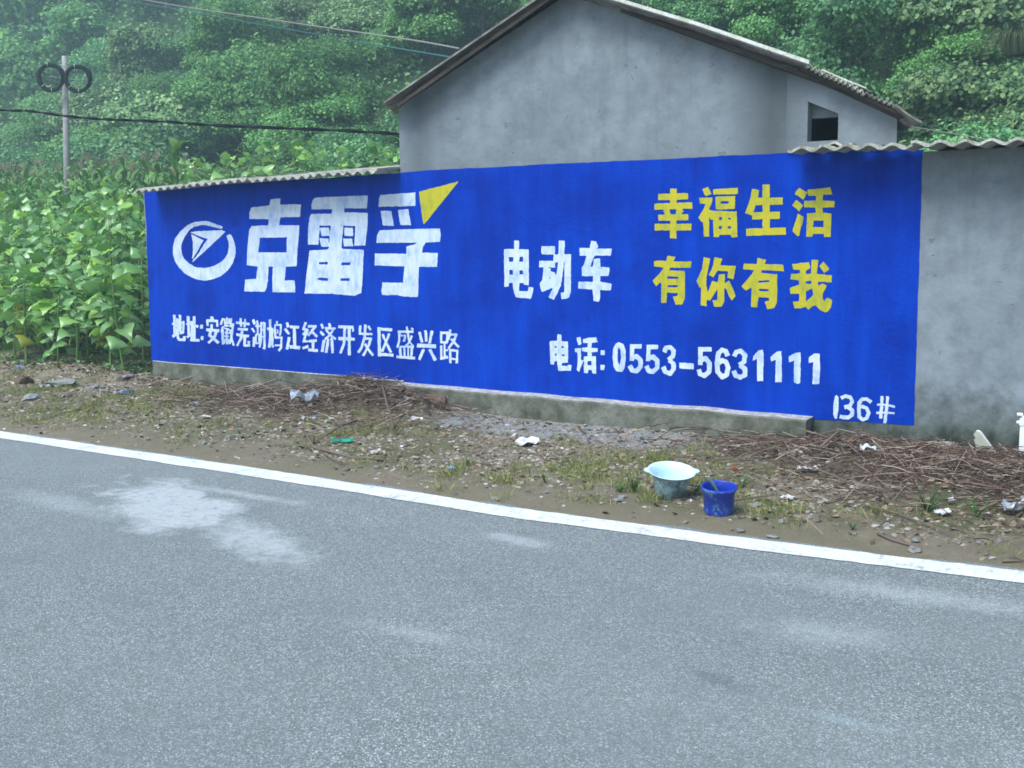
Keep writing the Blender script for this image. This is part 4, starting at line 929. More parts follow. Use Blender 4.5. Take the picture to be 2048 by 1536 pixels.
# pale drooping grass clumps on the right of the hillside
M_reed = leafmat('pale_grass', (0.07, 0.12, 0.05), (0.13, 0.18, 0.08), (0.22, 0.22, 0.12), 0.7, 0.2, 0.3)
rb = MB(); g2 = random.Random(9)
for k in range(260):
    a = g2.uniform(0, 6.28); L = g2.uniform(0.6, 1.1); w_ = 0.008; r0 = g2.uniform(0, .15)
    pts = []
    for j in range(6):
        u = j/5; rr = r0 + L*0.75*u**1.3; zz = L*(1.35*u - 1.35*u*u*1.05)
        pts.append((rr*math.cos(a), rr*math.sin(a), zz))
    vs = []
    for j, p in enumerate(pts):
        ww = w_*(1 - j/5.5); vs += [(p[0]-ww*math.sin(a), p[1]+ww*math.cos(a), p[2]), (p[0]+ww*math.sin(a), p[1]-ww*math.cos(a), p[2])]
    rb.add(vs, [(2*j,2*j+1,2*j+3,2*j+2) for j in range(5)])
reed_me = rb.mesh('grass_blades', M_reed)
def hill_hit(px, py):
    d = ray(px, py)
    for k in range(100, 2400):
        p = CAM + d * (k * 0.06)
        if float(hill_s(p.x, p.y)) > 0 and hz(p.x, p.y) > p.z: return p
    return CAM + d * 40
for (px, py, sc, lab) in [(1955, 150, 0.5, 'small dry grass clump on the hillside above the right shed roof'),
                          (1830, 60, 0.6, 'grass clump on the hillside right of the house roof'),
                          (2030, 260, 1.1, 'low pale grass clump above the right shed roof')]:
    p = hill_hit(px, py); o = empty('grass_clump', (p.x, p.y - 0.5, p.z + 1.3)); o.scale = (sc*1.2, sc*1.2, sc*1.3)
    tag(o, lab, 'grass', 'pale grass clumps on the hillside'); link('blades', reed_me, o)

# ------------------------------------------------------------------ sunflower field
M_sun = leafmat('sunflower_leaf', (0.15, 0.36, 0.05), (0.19, 0.42, 0.06), (0.22, 0.44, 0.09), 0.36, 0.8, 0.3)
nt_ = M_sun.node_tree
oi_ = nt_.nodes.new('ShaderNodeObjectInfo'); wn_ = nt_.nodes.new('ShaderNodeTexWhiteNoise'); wn_.noise_dimensions = '1D'
nt_.links.new(oi_.outputs['Random'], wn_.inputs['W'])
rp_ = nt_.nodes.new('ShaderNodeValToRGB'); el_ = rp_.color_ramp.elements
while len(el_) < 4: el_.new(.5)
for e_, (p_, c_) in zip(el_, ((0, (0.07, 0.19, 0.035)), (.35, (0.14, 0.34, 0.07)), (.65, (0.24, 0.43, 0.17)), (1, (0.30, 0.56, 0.05)))): e_.position = p_; e_.color = (*c_, 1)  # pale and brightest stops paint sheen and light coming through the leaves
nt_.links.new(wn_.outputs['Value'], rp_.inputs[0])
nt_.links.new(rp_.outputs[0], nt_.nodes['Principled BSDF'].inputs['Base Color'])
nt_.links.new(rp_.outputs[0], [q for q in nt_.nodes if q.type == 'BSDF_TRANSLUCENT'][0].inputs[0])
M_sunold = leafmat('old_leaf', (0.16, 0.20, 0.03), (0.22, 0.25, 0.04), (0.28, 0.27, 0.05), 0.5, 0.3, 0.3)
M_stem = NT('green_stem', 0.6, 0.3).color((0.13, 0.22, 0.06)).mat
def sun_leaf(seed, droop, old=False):
    g = random.Random(seed); mb = MB()
    pl = g.uniform(.45, .7)
    mb.tube([(0,0,0), (pl*0.5, 0, 0.12), (pl, 0, 0.13)], [0.026, 0.020, 0.015], 5, 1)
    us = [0, .10, .22, .36, .50, .64, .80, 1.0]; ws = [0.16, 0.42, 0.50, 0.47, 0.38, 0.26, 0.13, 0.0]
    vs = []; bx, bz = pl, 0.13; ang = 0.15; roll = g.uniform(-.5, .5)
    marg = g.choice((-0.30, -0.18, 0.10, 0.22))
    for i, u in enumerate(us):
        if i:
            du = u - us[i-1]; ang -= droop * du * (0.6 + 1.4*u) * g.uniform(.7, 1.3)
            bx += du*math.cos(ang); bz += du*math.sin(ang)
        w_ = ws[i]*g.uniform(.9, 1.1); back = -0.16 if i == 0 else -0.03
        for sgn, m_ in ((-1, 1.0), (-1, .5), (0, 0), (1, .5), (1, 1.0)):
            yy = sgn*m_*w_*(1 + (g.uniform(-.14,.14) if m_ == 1 else 0))
            ed = m_ == 1
            vs.append((bx + (back if ed else 0), yy, bz + abs(yy)*0.12 + (marg*w_ + g.uniform(-.06,.06) if ed else 0) + roll*yy*0.4))
    mb.add(vs, [(5*i+k, 5*i+k+1, 5*i+6+k, 5*i+5+k) for i in range(len(us)-1) for k in range(4)], 0)
    return mb.mesh('leaf', [M_sunold if old else M_sun, M_stem], smooth=False)
def setsmooth(me):
    me.polygons.foreach_set('use_smooth', np.ones(len(me.polygons), dtype=bool)); me.update()
leaf_flat = [sun_leaf(i, 0.5) for i in range(5)]
leaf_droop = [sun_leaf(10+i, 0.9) for i in range(5)]
leaf_up = [sun_leaf(20+i, 0.25) for i in range(3)]
leaf_old = [sun_leaf(30+i, 1.2, True) for i in range(3)]
for l_ in leaf_flat + leaf_droop + leaf_up + leaf_old: setsmooth(l_)
stems = []
for k in range(3):
    mb = MB(); mb.tube([(0,0,-.05),(0.01*k,0.01,.5),(0.0,0.02*k,1.0)], [0.014,0.012,0.006], 6); stems.append(mb.mesh('stem', M_stem))
def sunflower(x, y, H, g, label, dens=13, grp='sunflower plants in the field', zoff=0.0, top=False):
    z = float(ground_h(x, y)) + zoff
    o = empty('sunflower_plant', (x, y, z), g.uniform(0, 6.28))
    o.rotation_euler = (g.uniform(-.08,.08), g.uniform(-.08,.08), g.uniform(0, 6.28))
    tag(o, label, 'sunflower', grp)
    st = link('stem', stems[g.randrange(3)], o); st.scale = (1.2, 1.2, H)
    n = dens; a = g.uniform(0, 6.28)
    for k in range(n):
        u = (k + 1) / n
        h = H * (0.16 + 0.84*u**0.85)
        a += 2.4 + g.uniform(-.3,.3)
        if u > 0.86: me = g.choice(leaf_up); s = g.uniform(.13,.19); tilt = g.uniform(-.9,-.4)
        elif u > 0.4: me = g.choice(leaf_flat + leaf_droop); s = g.uniform(.15,.28); tilt = g.uniform(-.25,.5)
        else:
            me = g.choice(leaf_old if g.random() < .16 else leaf_droop); s = g.uniform(.14,.26); tilt = g.uniform(-.2,.5)
        if top: s *= 1.1
        l_ = link('leaf', me, o, (0, 0, h)); l_.rotation_euler = (g.uniform(-.5,.5), tilt, a); l_.scale = (s, s*g.uniform(.85,1.1), s)
    return o
g = random.Random(21)
cnt = 0
y = 7.95
SPOT = []
while y < 18.2:
    x = -29.0
    while x < -3:
        xx, yy = x + g.uniform(-.16,.16), y + g.uniform(-.14,.14)
        px, py, w = proj((xx, yy, float(ground_h(xx, yy)) + 1.3)); px = float(px)
        left = -70 < px < 285 and yy < 14.7 and not (xx > XL - 0.25 and yy < WY + 3.2)
        top = 330 < px < 815 and 14.8 < yy < 17.2
        if left or top: SPOT.append((xx, yy, px, top and not left))
        x += 0.52 if y < 12 else 0.58
    y += 0.52 if y < 12 else 0.9
print('sunflowers', len(SPOT))
front = sorted([s for s in SPOT if s[1] < 8.3 and s[2] > 0], key=lambda s: s[2])
for (xx, yy, px, top) in SPOT:
    H = g.uniform(0.95, 1.4) if yy < 9.2 else g.uniform(1.25, 1.7)
    if top:
        ty = float(np.interp(px, [330,380,450,520,560,600,650,700,760,820], [335,322,312,292,276,292,300,286,300,286])) + g.uniform(4, 24)
        d_ = ray(px, ty); H = 1.55 + d_.z * yy / d_.y - float(ground_h(xx, yy))
        H = max(1.0, min(2.7, H))
    if (xx, yy, px, top) in front:
        k = front.index((xx, yy, px, top)); nf = len(front)
        lab = 'front-row sunflower plant nearest the blue wall, drooping leaves' if k == nf-1 else \
              'front-row sunflower plant at the left edge of the photo' if k == 0 else \
              'broad-leaved sunflower plant in the front row, number %s from the blue wall' % ['one','two','three','four','five','six','seven','eight','nine'][min(8, nf-1-k)]
        H = g.uniform(0.85, 1.2)
    elif top: lab = 'sunflower plant whose pale green leaves show above the left shed roof'
    else: lab = 'leafy green sunflower plant inside the crowded field left of the blue wall'
    sunflower(xx, yy, H, g, lab, 21 if not top else 17, 'sunflower plants showing above the shed roof' if top else 'sunflower plants in the field', top=top)

# ------------------------------------------------------------------ maize
M_corn = leafmat('maize_leaf', (0.07, 0.17, 0.04), (0.11, 0.25, 0.05), (0.17, 0.33, 0.07), 0.45, 0.4, 0.25)
M_tas = leafmat('maize_tassel', (0.24, 0.22, 0.14), (0.30, 0.27, 0.17), (0.36, 0.30, 0.20), 0.8, 0.1, 0.1)
def corn_leaf(seed):
    g = random.Random(seed); mb = MB(); vs = []; L = g.uniform(.75,.95); x = z = 0; ang = g.uniform(1.0,1.25); N = 7
    for i in range(N + 1):
        u = i/N; w_ = 0.060*math.sin(math.pi*min(1, u*0.9+0.12))**0.6*(1 if i < N else 0.05)
        vs += [(x, -w_, z+.012), (x, 0, z), (x, w_, z+.012)]
        x += L/N*math.cos(ang); z += L/N*math.sin(ang); ang -= g.uniform(.28,.42)
    mb.add(vs, [(3*i+k, 3*i+k+1, 3*i+4+k, 3*i+3+k) for i in range(N) for k in (0,1)])
    me = mb.mesh('leaf', M_corn); setsmooth(me); return me
cl = [corn_leaf(i) for i in range(5)]
mb = MB(); mb.tube([(0,0,-.1),(0,0,1),(0.02,0,1.85)], [.018,.014,.007], 6); cstalk = mb.mesh('stalk', M_stem)
mb = MB()
for k in range(9):
    a = k*0.8; mb.tube([(0,0,0),(0.03*math.cos(a),0.03*math.sin(a),.12),(0.07*math.cos(a),0.07*math.sin(a),.20+.01*k)], [.004,.004,.003], 4)
ctas = mb.mesh('tassel', M_tas)
g = random.Random(4); nc = 0
for yrow in np.arange(14.9, 21.0, 1.05):
    x = -42.0
    while x < -8:
        xx, yy = x + g.uniform(-.12,.12), yrow + g.uniform(-.15,.15); x += 0.62
        px, py, w = proj((xx, yy, 3.5)); px = float(px)
        if not (-40 < px < 400): continue
        z = float(ground_h(xx, yy)); o = empty('maize_plant', (xx, yy, z), g.uniform(0, 6.28)); nc += 1
        s = g.uniform(.84, 1.04) * (1.0 if px < 330 else 0.9); o.scale = (s, s, s)
        tag(o, 'tall maize plant with tan tassel in the rows behind the sunflower field', 'maize plant', 'maize plants behind the sunflowers')
        link('stalk', cstalk, o); link('tassel', ctas, o, (0.02, 0, 1.84))
        a = g.uniform(0, 6.28)
        for k in range(9):
            l_ = link('leaf', g.choice(cl), o, (0, 0, 0.3 + 0.17*k)); a += math.pi + g.uniform(-.4,.4); l_.rotation_euler = (0, g.uniform(-.15,.1), a)
            q = 1.0 - 0.35*max(0, (k-5)/4); l_.scale = (q, 1, q)
print('maize', nc)
p = atY(352, 330, 12.5)
o = empty('maize_plant', (p.x, p.y, p.z - 1.75)); o.scale = (.95, .95, 1.05)
tag(o, 'single bright green maize plant with upright leaves rising just behind the left shed roof', 'maize plant')
link('stalk', cstalk, o); link('tassel', ctas, o, (0.02, 0, 1.84))
for k in range(9):
    l_ = link('leaf', cl[k % 5], o, (0, 0, 0.4 + 0.17*k)); l_.rotation_euler = (0, -0.55, k*2.7); l_.scale = (.8, 1.2, .8)

# ------------------------------------------------------------------ utility pole and cables
t = NT('pole_concrete', 0.85, 0.2); M_pole = t.color(t.ramp(t.noise(8, 5), (0.3, (0.24, 0.23, 0.22)), (0.7, (0.38, 0.36, 0.345)))).mat
M_cab = NT('black_cable', 0.75, 0.15).color((0.006, 0.010, 0.014)).mat
M_metal = NT('galvanised_bracket', 0.45, 0.4).color((0.16, 0.17, 0.18)).mat
M_tie = NT('pale_tie', 0.6, 0.3).color((0.55, 0.56, 0.55)).mat
PY = 18.0
ptop = atY(129, 112, PY); pm_ = atY(131, 160, PY); pbot = atY(134, 330, PY)
scl = (Vector(atY(129, 160, PY)) - CAM).dot(_f) / FPX      # metres per photo pixel at the pole
zb = float(ground_h(ptop.x, PY)) - 0.3
pole = tag(empty('utility_pole', (ptop.x + 0.04, PY, zb)), 'slim grey concrete utility pole carrying two round black coils above the maize', 'utility pole')
pq = Vector(atY(134, 330, PY)); kx = (pq.x - ptop.x)/(pq.z - ptop.z)
fx = lambda z: ptop.x + kx*(z - ptop.z) - (ptop.x + 0.04)
mb = MB(); mb.tube([(fx(zb), 0, 0), (fx((zb + ptop.z)/2), 0, (ptop.z - zb)*.5), (fx(ptop.z), 0, ptop.z - zb)], [7.6*scl, 6.6*scl, 5.0*scl], 14); mb.build('shaft', M_pole, pole, smooth=True)
rel = lambda px, py, dy=0.0: Vector(atY(px, py, PY + dy)) - Vector((ptop.x + 0.04, PY, zb))
mb = MB(); mb.tube([rel(98, 153, -.12), rel(162, 161, -.12)], 1.1*scl, 5); mb.tube([rel(106, 131, -.12), rel(152, 136, -.12)], 0.9*scl, 5)
mb.tube([rel(104, 131, -.12), rel(104, 146, -.12)], 1.1*scl, 5); mb.tube([rel(154, 134, -.12), rel(154, 146, -.12)], 1.0*scl, 5)
mb.build('bracket', M_metal, pole)
coil_r = _r.copy(); coil_u = Vector((0, 0, 1)); 
for (cx, cy, rxp, ryp, lab) in ((102, 155, 23.5, 24.5, 'left coil of black cable'), (156, 157.5, 23.0, 23.5, 'right coil of black cable')):
    c0 = rel(cx, cy, -.32); mb = MB()
    for q in range(5):
        pts = []
        for k in range(41):
            a = 2*math.pi*k/40; rr = 1 + 0.022*math.sin(3*a + q*1.7) + (q - 2)*0.040
            pts.append(c0 + _r*(rxp*scl*rr*math.cos(a)) + coil_u*(ryp*scl*rr*math.sin(a)) + Vector((0, 0.03*math.cos(q*1.3 + a), 0)))
        mb.tube(pts, 2.4*scl, 6, cap=False)
    co = mb.build('cable_coil', M_cab, pole, smooth=True); co['label'] = lab
    mb = MB()
    for a in (1.75, 3.9, 4.75):
        c1 = c0 + _r*(rxp*scl*math.cos(a)) + coil_u*(ryp*scl*math.sin(a)); tn = (-_r*math.sin(a) + coil_u*math.cos(a))
        mb.tube([c1 - tn*.35*scl, c1 + tn*.35*scl], 4.9*scl, 8)
    mb.build('cable_tie', M_tie, co)
def cable(name, label, pts, rad, mat, cat='cable', twist=0):
    P = [Vector(atY(x, y, Y)) for x, y, Y in pts]
    Q = []
    for i in range(len(P) - 1):
        a, b_, c_, d_ = P[max(i-1,0)], P[i], P[i+1], P[min(i+2, len(P)-1)]
        for k in range(6):
            u = k/6; Q.append(0.5*((2*b_) + (-a+c_)*u + (2*a-5*b_+4*c_-d_)*u*u + (-a+3*b_-3*c_+d_)*u**3))
    Q.append(P[-1]); mb = MB()
    if twist:
        for s in (0, math.pi):
            mb.tube([q + Vector((0, rad*math.cos(i*.9+s), rad*math.sin(i*.9+s))) for i, q in enumerate(Q)], rad, 6)
    else: mb.tube(Q, rad, 6)
    return tag(mb.build(name, mat, None, smooth=True), label, cat)
Yh = WY + 0.05
cable('overhead_cable', 'thick black twisted cable running from the left edge to the house wall', [(-160,206,8.5),(0,220,8.4),(60,222,8.4),(130,232,8.35),(200,238,8.3),(250,240,8.3),(340,244,8.2),(420,250,8.1),(560,256,8.0),(700,262,7.95),(802,268,WY+.1)], 0.0095, M_cab, twist=1)
M_thin = NT('dull_wire', 0.6, 0.3).color((0.22, 0.21, 0.20)).mat
M_teal = NT('teal_wire', 0.6, 0.3).color((0.03, 0.13, 0.13)).mat
cable('thin_wire', 'thin grey wire sloping down to the left roof edge of the house', [(60,-50,13),(290,0,12),(540,39,10.5),(797,76,8.6),(918,97,WY-.1)], 0.008, M_thin, 'wire')
cable('thin_wire', 'thin teal wire just below the grey one at the house roof', [(100,-22,13),(336,16,12),(566,57,10.5),(797,97,8.6),(900,114,WY-.1)], 0.007, M_teal, 'wire')
cable('thin_wire', 'thin pale wire from the house corner down to the right shed roof', [(1797,249,WY+.1),(1880,263,WY+.25),(1975,279,WY+.4)], 0.0035, M_thin, 'wire')
# ------------------------------------------------------------------ loose ground cover on the verge
g5 = np.random.default_rng(17)
def verge_pts(n, dens, x0=-13.2, x1=1.0, y1=None):
    X = g5.uniform(x0, x1, n); Y = g5.uniform(5.05, 8.4 if y1 is None else y1, n)
    e = line_y(X) + 0.17
    inwall = (X > XL - 0.02) & (Y > WY - 0.03)
    inled = (X > lxa - .01) & (X < lxb + .01) & (Y > LY - 0.01)
    k = (Y > e) & ~inwall & ~inled & (g5.random(n) < dens(X, Y))
    return X[k], Y[k]
def heap(X, Y, extra=1.0):
    v = 0
    for (cx, cy, rx, ry, h) in HEAPS[:5]:
        v = np.maximum(v, np.exp(-((X-cx)/(rx*1.15))**2 - ((Y-cy)/(ry*1.25))**2))
    return v
def edgef(X, Y): return np.clip((Y - line_y(X) - 0.2) / 0.6, 0.16, 1)
spill = lambda X, Y: ((X > -5.6) & (X < -3.1) & (Y > 7.0)).astype(float)

# stones
tv = np.array([(1,0,0),(.45,.85,.1),(-.5,.8,0),(-1,-.1,.05),(-.4,-.85,0),(.55,-.75,.05),(.25,.2,.62),(-.3,-.1,.55)])
tf = [(0,1,6),(1,2,6),(2,7,6),(2,3,7),(3,4,7),(4,5,7),(5,6,7),(5,0,6)]
t = NT('gravel_stone', 0.9, 0.2)
c = t.ramp(t.rand(), (0.0, (0.06, 0.048, 0.038)), (0.4, (0.18, 0.145, 0.105)), (0.8, (0.28, 0.24, 0.19)), (0.97, (0.38, 0.36, 0.32)), (1.0, (0.62, 0.63, 0.62)))
M_grav = t.color(c).mat
def gravel(name, label, X, Y, s0, s1):
    n = len(X); Z = ground_h(X, Y)
    s = s0 + (s1 - s0) * g5.random(n)**3
    M = rotmats(n, 0.35, g5) * s[:,None,None]
    M = M @ np.array([[1,0,0],[0,.75,0],[0,0,.75]])[None]
    return tag(link(name, scatter_mesh(name, tv, tf, np.stack([X,Y,Z-0.1*s],1), M, M_grav)), label, 'gravel', kind='stuff')
X, Y = verge_pts(95000, lambda X, Y: edgef(X, Y) * (0.34 + 0.5*(vnoise(X, Y, 0.45, 31) > 0.0) + 0.3*heap(X, Y)) * (1 - 0.5*spill(X, Y)))
gravel('gravel', 'loose grey and brown gravel strewn over the dirt verge', X, Y, 0.004, 0.030)
X2, Y2 = verge_pts(30000, lambda X, Y: spill(X, Y))
o = gravel('cement_grit', 'pale grit spread on the ground before the concrete ledge', X2, Y2, 0.004, 0.012)
t = NT('grit', 0.9, 0.2); o.data.materials[0] = t.color(t.ramp(t.rand(), (0, (0.12, 0.125, 0.12)), (0.6, (0.26, 0.265, 0.26)), (1, (0.45, 0.46, 0.46)))).mat

# straw and dead twigs
sv = []
for xx, zz in ((-.5, 0), (0, .03), (.5, 0)):
    for k in range(3):
        a = 2*math.pi*k/3; sv.append((xx, .011*math.cos(a), zz + .011*math.sin(a)))
sv = np.array(sv); sf = [(0,1,4,3),(1,2,5,4),(2,0,3,5),(3,4,7,6),(4,5,8,7),(5,3,6,8)]
def twigmat(name, *st):
    t = NT(name, 0.85, 0.2); return t.color(t.ramp(t.rand(), *st)).mat
M_twig = twigmat('dead_twig', (0.0, (0.045, 0.028, 0.024)), (0.45, (0.13, 0.085, 0.068)), (0.8, (0.26, 0.18, 0.14)), (1.0, (0.52, 0.43, 0.33)))
def twigs(name, label, X, Y, L0, L1, thick, lift, tilt, mat):
    n = len(X); Z = ground_h(X, Y)
    L = L0 + (L1 - L0) * g5.random(n)**1.6
    a = g5.random(n)*math.pi*2; b_ = np.clip(g5.normal(size=n)*tilt, -0.34, 0.34)
    ux = np.stack([np.cos(a)*np.cos(b_), np.sin(a)*np.cos(b_), np.sin(b_)], 1)
    uy = np.stack([-np.sin(a), np.cos(a), 0*a], 1); uz = np.cross(ux, uy)
    th = thick*(0.5 + 1.0*g5.random(n))
    M = np.stack([ux*L[:,None], uy*th[:,None], uz*th[:,None]], 2)
    P = np.stack([X, Y, Z + lift*g5.random(n) + 0.004 + 0.5*L*np.abs(np.sin(b_))*0.7], 1)
    return tag(link(name, scatter_mesh(name, sv, sf, P, M, mat)), label, 'twigs', kind='stuff')
X, Y = verge_pts(60000, lambda X, Y: np.clip(heap(X, Y)**0.8 * 1.0, 0, 1) * 0.75)
twigs('dead_twigs', 'tangled heaps of dead brown twigs and stalks on the verge', X, Y, 0.05, 0.38, 0.21, 0.06, 0.17, M_twig)
X, Y = verge_pts(16000, lambda X, Y: edgef(X, Y) * 0.30 * (vnoise(X, Y, 0.6, 44) > -0.2))
twigs('straw_bits', 'short bits of straw scattered over the dirt verge', X, Y, 0.02, 0.12, 0.13, 0.006, 0.05, twigmat('straw', (0, (0.14, 0.10, 0.065)), (0.6, (0.26, 0.21, 0.14)), (1, (0.42, 0.37, 0.27))))

# dry leaf litter and wood chips
lv = np.array([(-.5,0,0),(-.15,.28,.1),(.3,.22,.04),(.5,0,.12),(.3,-.22,.0),(-.15,-.25,.12)]); lf = [(0,1,2,3),(0,3,4,5)]
X, Y = verge_pts(40000, lambda X, Y: 0.16*edgef(X, Y) + 0.30*heap(X, Y) + 0.75*(Y > 7.35)*(1 - spill(X, Y)))
n = len(X); M = rotmats(n, 0.55, g5) * (0.014 + 0.050*g5.random(n)**2)[:,None,None]
M_lit = twigmat('dry_leaf', (0, (0.05, 0.034, 0.024)), (0.4, (0.15, 0.105, 0.068)), (0.85, (0.28, 0.21, 0.14)), (1, (0.45, 0.40, 0.33)))
tag(link('leaf_litter', scatter_mesh('leaf_litter', lv, lf, np.stack([X, Y, ground_h(X, Y) + 0.006 + 0.03*heap(X, Y)*g5.random(n)], 1), M, M_lit)),
    'dry brown leaf litter and chips lying along the verge', 'leaf litter', kind='stuff')

# sparse grass and weeds
bv = np.array([(0,-.022,0),(0,.022,0),(.14,-.018,.5),(.14,.018,.5),(.55,0,.9)]); bf = [(0,1,3,2),(2,3,4)]
M_grs = twigmat('verge_grass', (0, (0.10, 0.15, 0.035)), (0.45, (0.17, 0.22, 0.05)), (0.8, (0.27, 0.27, 0.08)), (1, (0.38, 0.31, 0.15)))
CX, CY = verge_pts(1500, lambda X, Y: edgef(X, Y) * (0.12 + 0.88*(vnoise(X, Y, 0.9, 52) > 0.15)) * (1 - heap(X, Y)) * (1 - spill(X, Y)) * (Y < 7.5), y1=7.6)
k = g5.integers(0, len(CX), 26000)
X = CX[k] + g5.normal(size=26000)*0.05; Y = CY[k] + g5.normal(size=26000)*0.04
M = rotmats(26000, 0.7, g5) * (0.02 + 0.075*g5.random(26000)**2)[:,None,None]
tag(link('verge_grass', scatter_mesh('verge_grass', bv, bf, np.stack([X, Y, ground_h(X, Y) - 0.002], 1), M, M_grs)),
    'sparse short yellow-green grass growing in tufts on the verge', 'grass', kind='stuff')
# low weeds hugging the soil under the sunflowers
X = g5.uniform(-20, XL - .05, 9000); Y = g5.uniform(7.7, 12, 9000)
M = rotmats(9000, 0.6, g5) * (0.02 + 0.05*g5.random(9000))[:,None,None]
tag(link('field_weeds', scatter_mesh('field_weeds', lv, lf, np.stack([X, Y, ground_h(X, Y) + 0.01 + 0.06*g5.random(9000)], 1), M, M_under)),
    'low dark weeds on the soil under the sunflower plants', 'weeds', kind='stuff')

def gh(px, py, lift=0.0):
    z = 0.0
    for _ in range(6):
        q = gnd(px, py, z + lift); yy = min(q.y, WY - 0.06)
        z = float(ground_h(q.x, yy))
    return Vector((q.x, yy, z))
# ------------------------------------------------------------------ stones one can pick out
t = NT('rough_stone', 0.9, 0.2); n = t.noise(9, 5, 0.7)
M_rock = t.color(t.mix(t.ramp(t.orand(), (0, 0.0), (1, 1.0)), t.ramp(n, (0.3, (0.10, 0.085, 0.065)), (0.7, (0.26, 0.23, 0.19))), t.ramp(n, (0.3, (0.16, 0.165, 0.16)), (0.7, (0.36, 0.37, 0.37))))).bump(n, 0.6, 0.01).mat
t = NT('brown_stone', 0.9, 0.2); n = t.noise(14, 5, 0.7); M_rockb = t.color(t.ramp(n, (0.3, (0.07, 0.045, 0.03)), (0.7, (0.20, 0.14, 0.10)))).bump(n, 0.6, 0.01).mat
def rock_mesh(seed, mat):
    import bmesh
    bm = bmesh.new(); bmesh.ops.create_icosphere(bm, subdivisions=2, radius=1.0)
    for v in bm.verts:
        d = v.co.normalized()
        k = mnoise.noise(d*1.3 + Vector((seed*7.1, 0, 0)))*0.55 + mnoise.noise(d*3.1 + Vector((0, seed*3.3, 0)))*0.22
        v.co = d*(0.85 + k); v.co.z *= 0.62
    me = bpy.data.meshes.new('stone'); bm.to_mesh(me); bm.free(); me.materials.append(mat); return me
rocks = [rock_mesh(i, M_rock) for i in range(6)]; rb_ = rock_mesh(9, M_rockb)
g = random.Random(12)
def put_rock(px, py, sx, sz, label, me=None, grp=None, sy=None):
    p = gh(px, py); z = p.z
    o = link('stone', me or g.choice(rocks)); o.location = (p.x, p.y, z + sz*0.35); o.scale = (sx, sy or sx*g.uniform(.7,1), sz*1.3)
    o.rotation_euler = (g.uniform(-.2,.2), g.uniform(-.2,.2), g.uniform(0, 6.28)); return tag(o, label, 'stone', grp)
o = put_rock(872, 824, 0.15, 0.105, 'brown wedge-shaped rock leaning on the left end of the concrete ledge', rb_, sy=.07); o.rotation_euler = (0, -0.3, 0.1)
put_rock(50, 768, 0.11, 0.085, 'tan block-like stone among rubble at the far left edge', rb_)
put_rock(120, 772, 0.17, 0.07, 'large flat tan stone in the rubble under the sunflowers')
put_rock(190, 765, 0.09, 0.05, 'ochre stone right of the large flat stone')
put_rock(250, 752, 0.11, 0.05, 'grey-brown stone near the left foot of the wall')
put_rock(60, 800, 0.08, 0.05, 'dark grey stone on the moss at the left')
put_rock(248, 830, 0.055, 0.035, 'round greenish-grey stone alone on the mossy verge')
put_rock(1760, 905, 0.07, 0.045, 'pale stone beside the end of the blue wall')
put_rock(1897, 930, 0.07, 0.05, 'rounded tan stone under the grey wall at the right')
put_rock(1990, 940, 0.06, 0.04, 'grey stone below the leaning pale board')
put_rock(1237, 1003, 0.035, 0.022, 'small grey stone just left of the washbasin')
put_rock(1482, 1063, 0.035, 0.015, 'pale flat stone between the blue bucket and the white line')
put_rock(990, 1000, 0.035, 0.02, 'bluish-grey stone close to the white line')
put_rock(1545, 1075, 0.032, 0.014, 'reddish chip of stone near the white line')
put_rock(1828, 1102, 0.045, 0.02, 'whitish flat stone near the white line at the right')
put_rock(1512, 1012, 0.04, 0.02, 'dark flat stone right of the blue bucket')
for k in range(56):
    px = g.uniform(10, 2040); lo_ = 870 + (px/2048)*270; py = g.uniform(lo_ - 105, lo_ - 20) if px > 330 else g.uniform(770, 850)
    s = g.uniform(.016, .034)
    put_rock(px, py, s, s*0.7, 'small stone lying loose on the dirt verge', None, 'small stones on the verge')

# ------------------------------------------------------------------ litter
def crumple(seed, w, d, amp, mat, n=7, curl=0.0):
    g = random.Random(seed); vs = []
    for j in range(n):
        for i in range(n):
            u, v = i/(n-1) - .5, j/(n-1) - .5
            ed = 1 - 0.18*(g.random() if i in (0, n-1) or j in (0, n-1) else 0)
            z = amp*(0.5 + mnoise.noise(Vector((u*4 + seed, v*4, seed*.7))) + 0.5*mnoise.noise(Vector((u*9, v*9 + seed, 3)))) + curl*(u*u)
            vs.append((u*w*ed, v*d*ed*(1 + .3*math.sin(u*5 + seed)), max(0.002, z)))
    fs = [(j*n+i, j*n+i+1, (j+1)*n+i+1, (j+1)*n+i) for j in range(n-1) for i in range(n-1)]
    th = 0.0015
    N = len(vs); vs2 = vs + [(x, y, z - th) for x, y, z in vs]
    fs2 = fs + [tuple(N + a for a in f[::-1]) for f in fs]
    rim = [i for i in range(n)] + [j*n + n-1 for j in range(1, n)] + [(n-1)*n + i for i in range(n-2, -1, -1)] + [j*n for j in range(n-2, 0, -1)]
    for a, b_ in zip(rim, rim[1:] + rim[:1]): fs2.append((a, a + N, b_ + N, b_))
    return mkmesh('litter', vs2, fs2, mat)
def pm(name, c, r=0.6, s=0.3, var=0.12):
    t = NT(name, r, s); n = t.noise(18, 4); c2 = tuple(x*(1-var*3) for x in c); return t.color(t.ramp(n, (0.3, c2), (0.65, c))).mat
M_pap = pm('white_paper', (0.78, 0.80, 0.82)); M_bag = pm('grey_plastic', (0.32, 0.36, 0.42), 0.3, .5); M_grn = pm('green_wrapper', (0.02, 0.33, 0.20), 0.35, .5)
M_mint = pm('pale_green_card', (0.45, 0.62, 0.50)); M_pink = pm('pinkish_paper', (0.62, 0.52, 0.60)); M_blu = pm('pale_blue_scrap', (0.30, 0.50, 0.70)); M_red = pm('red_scrap', (0.45, 0.03, 0.02)); M_drk = pm('dark_wrapper', (0.05, 0.09, 0.17), .4, .5)
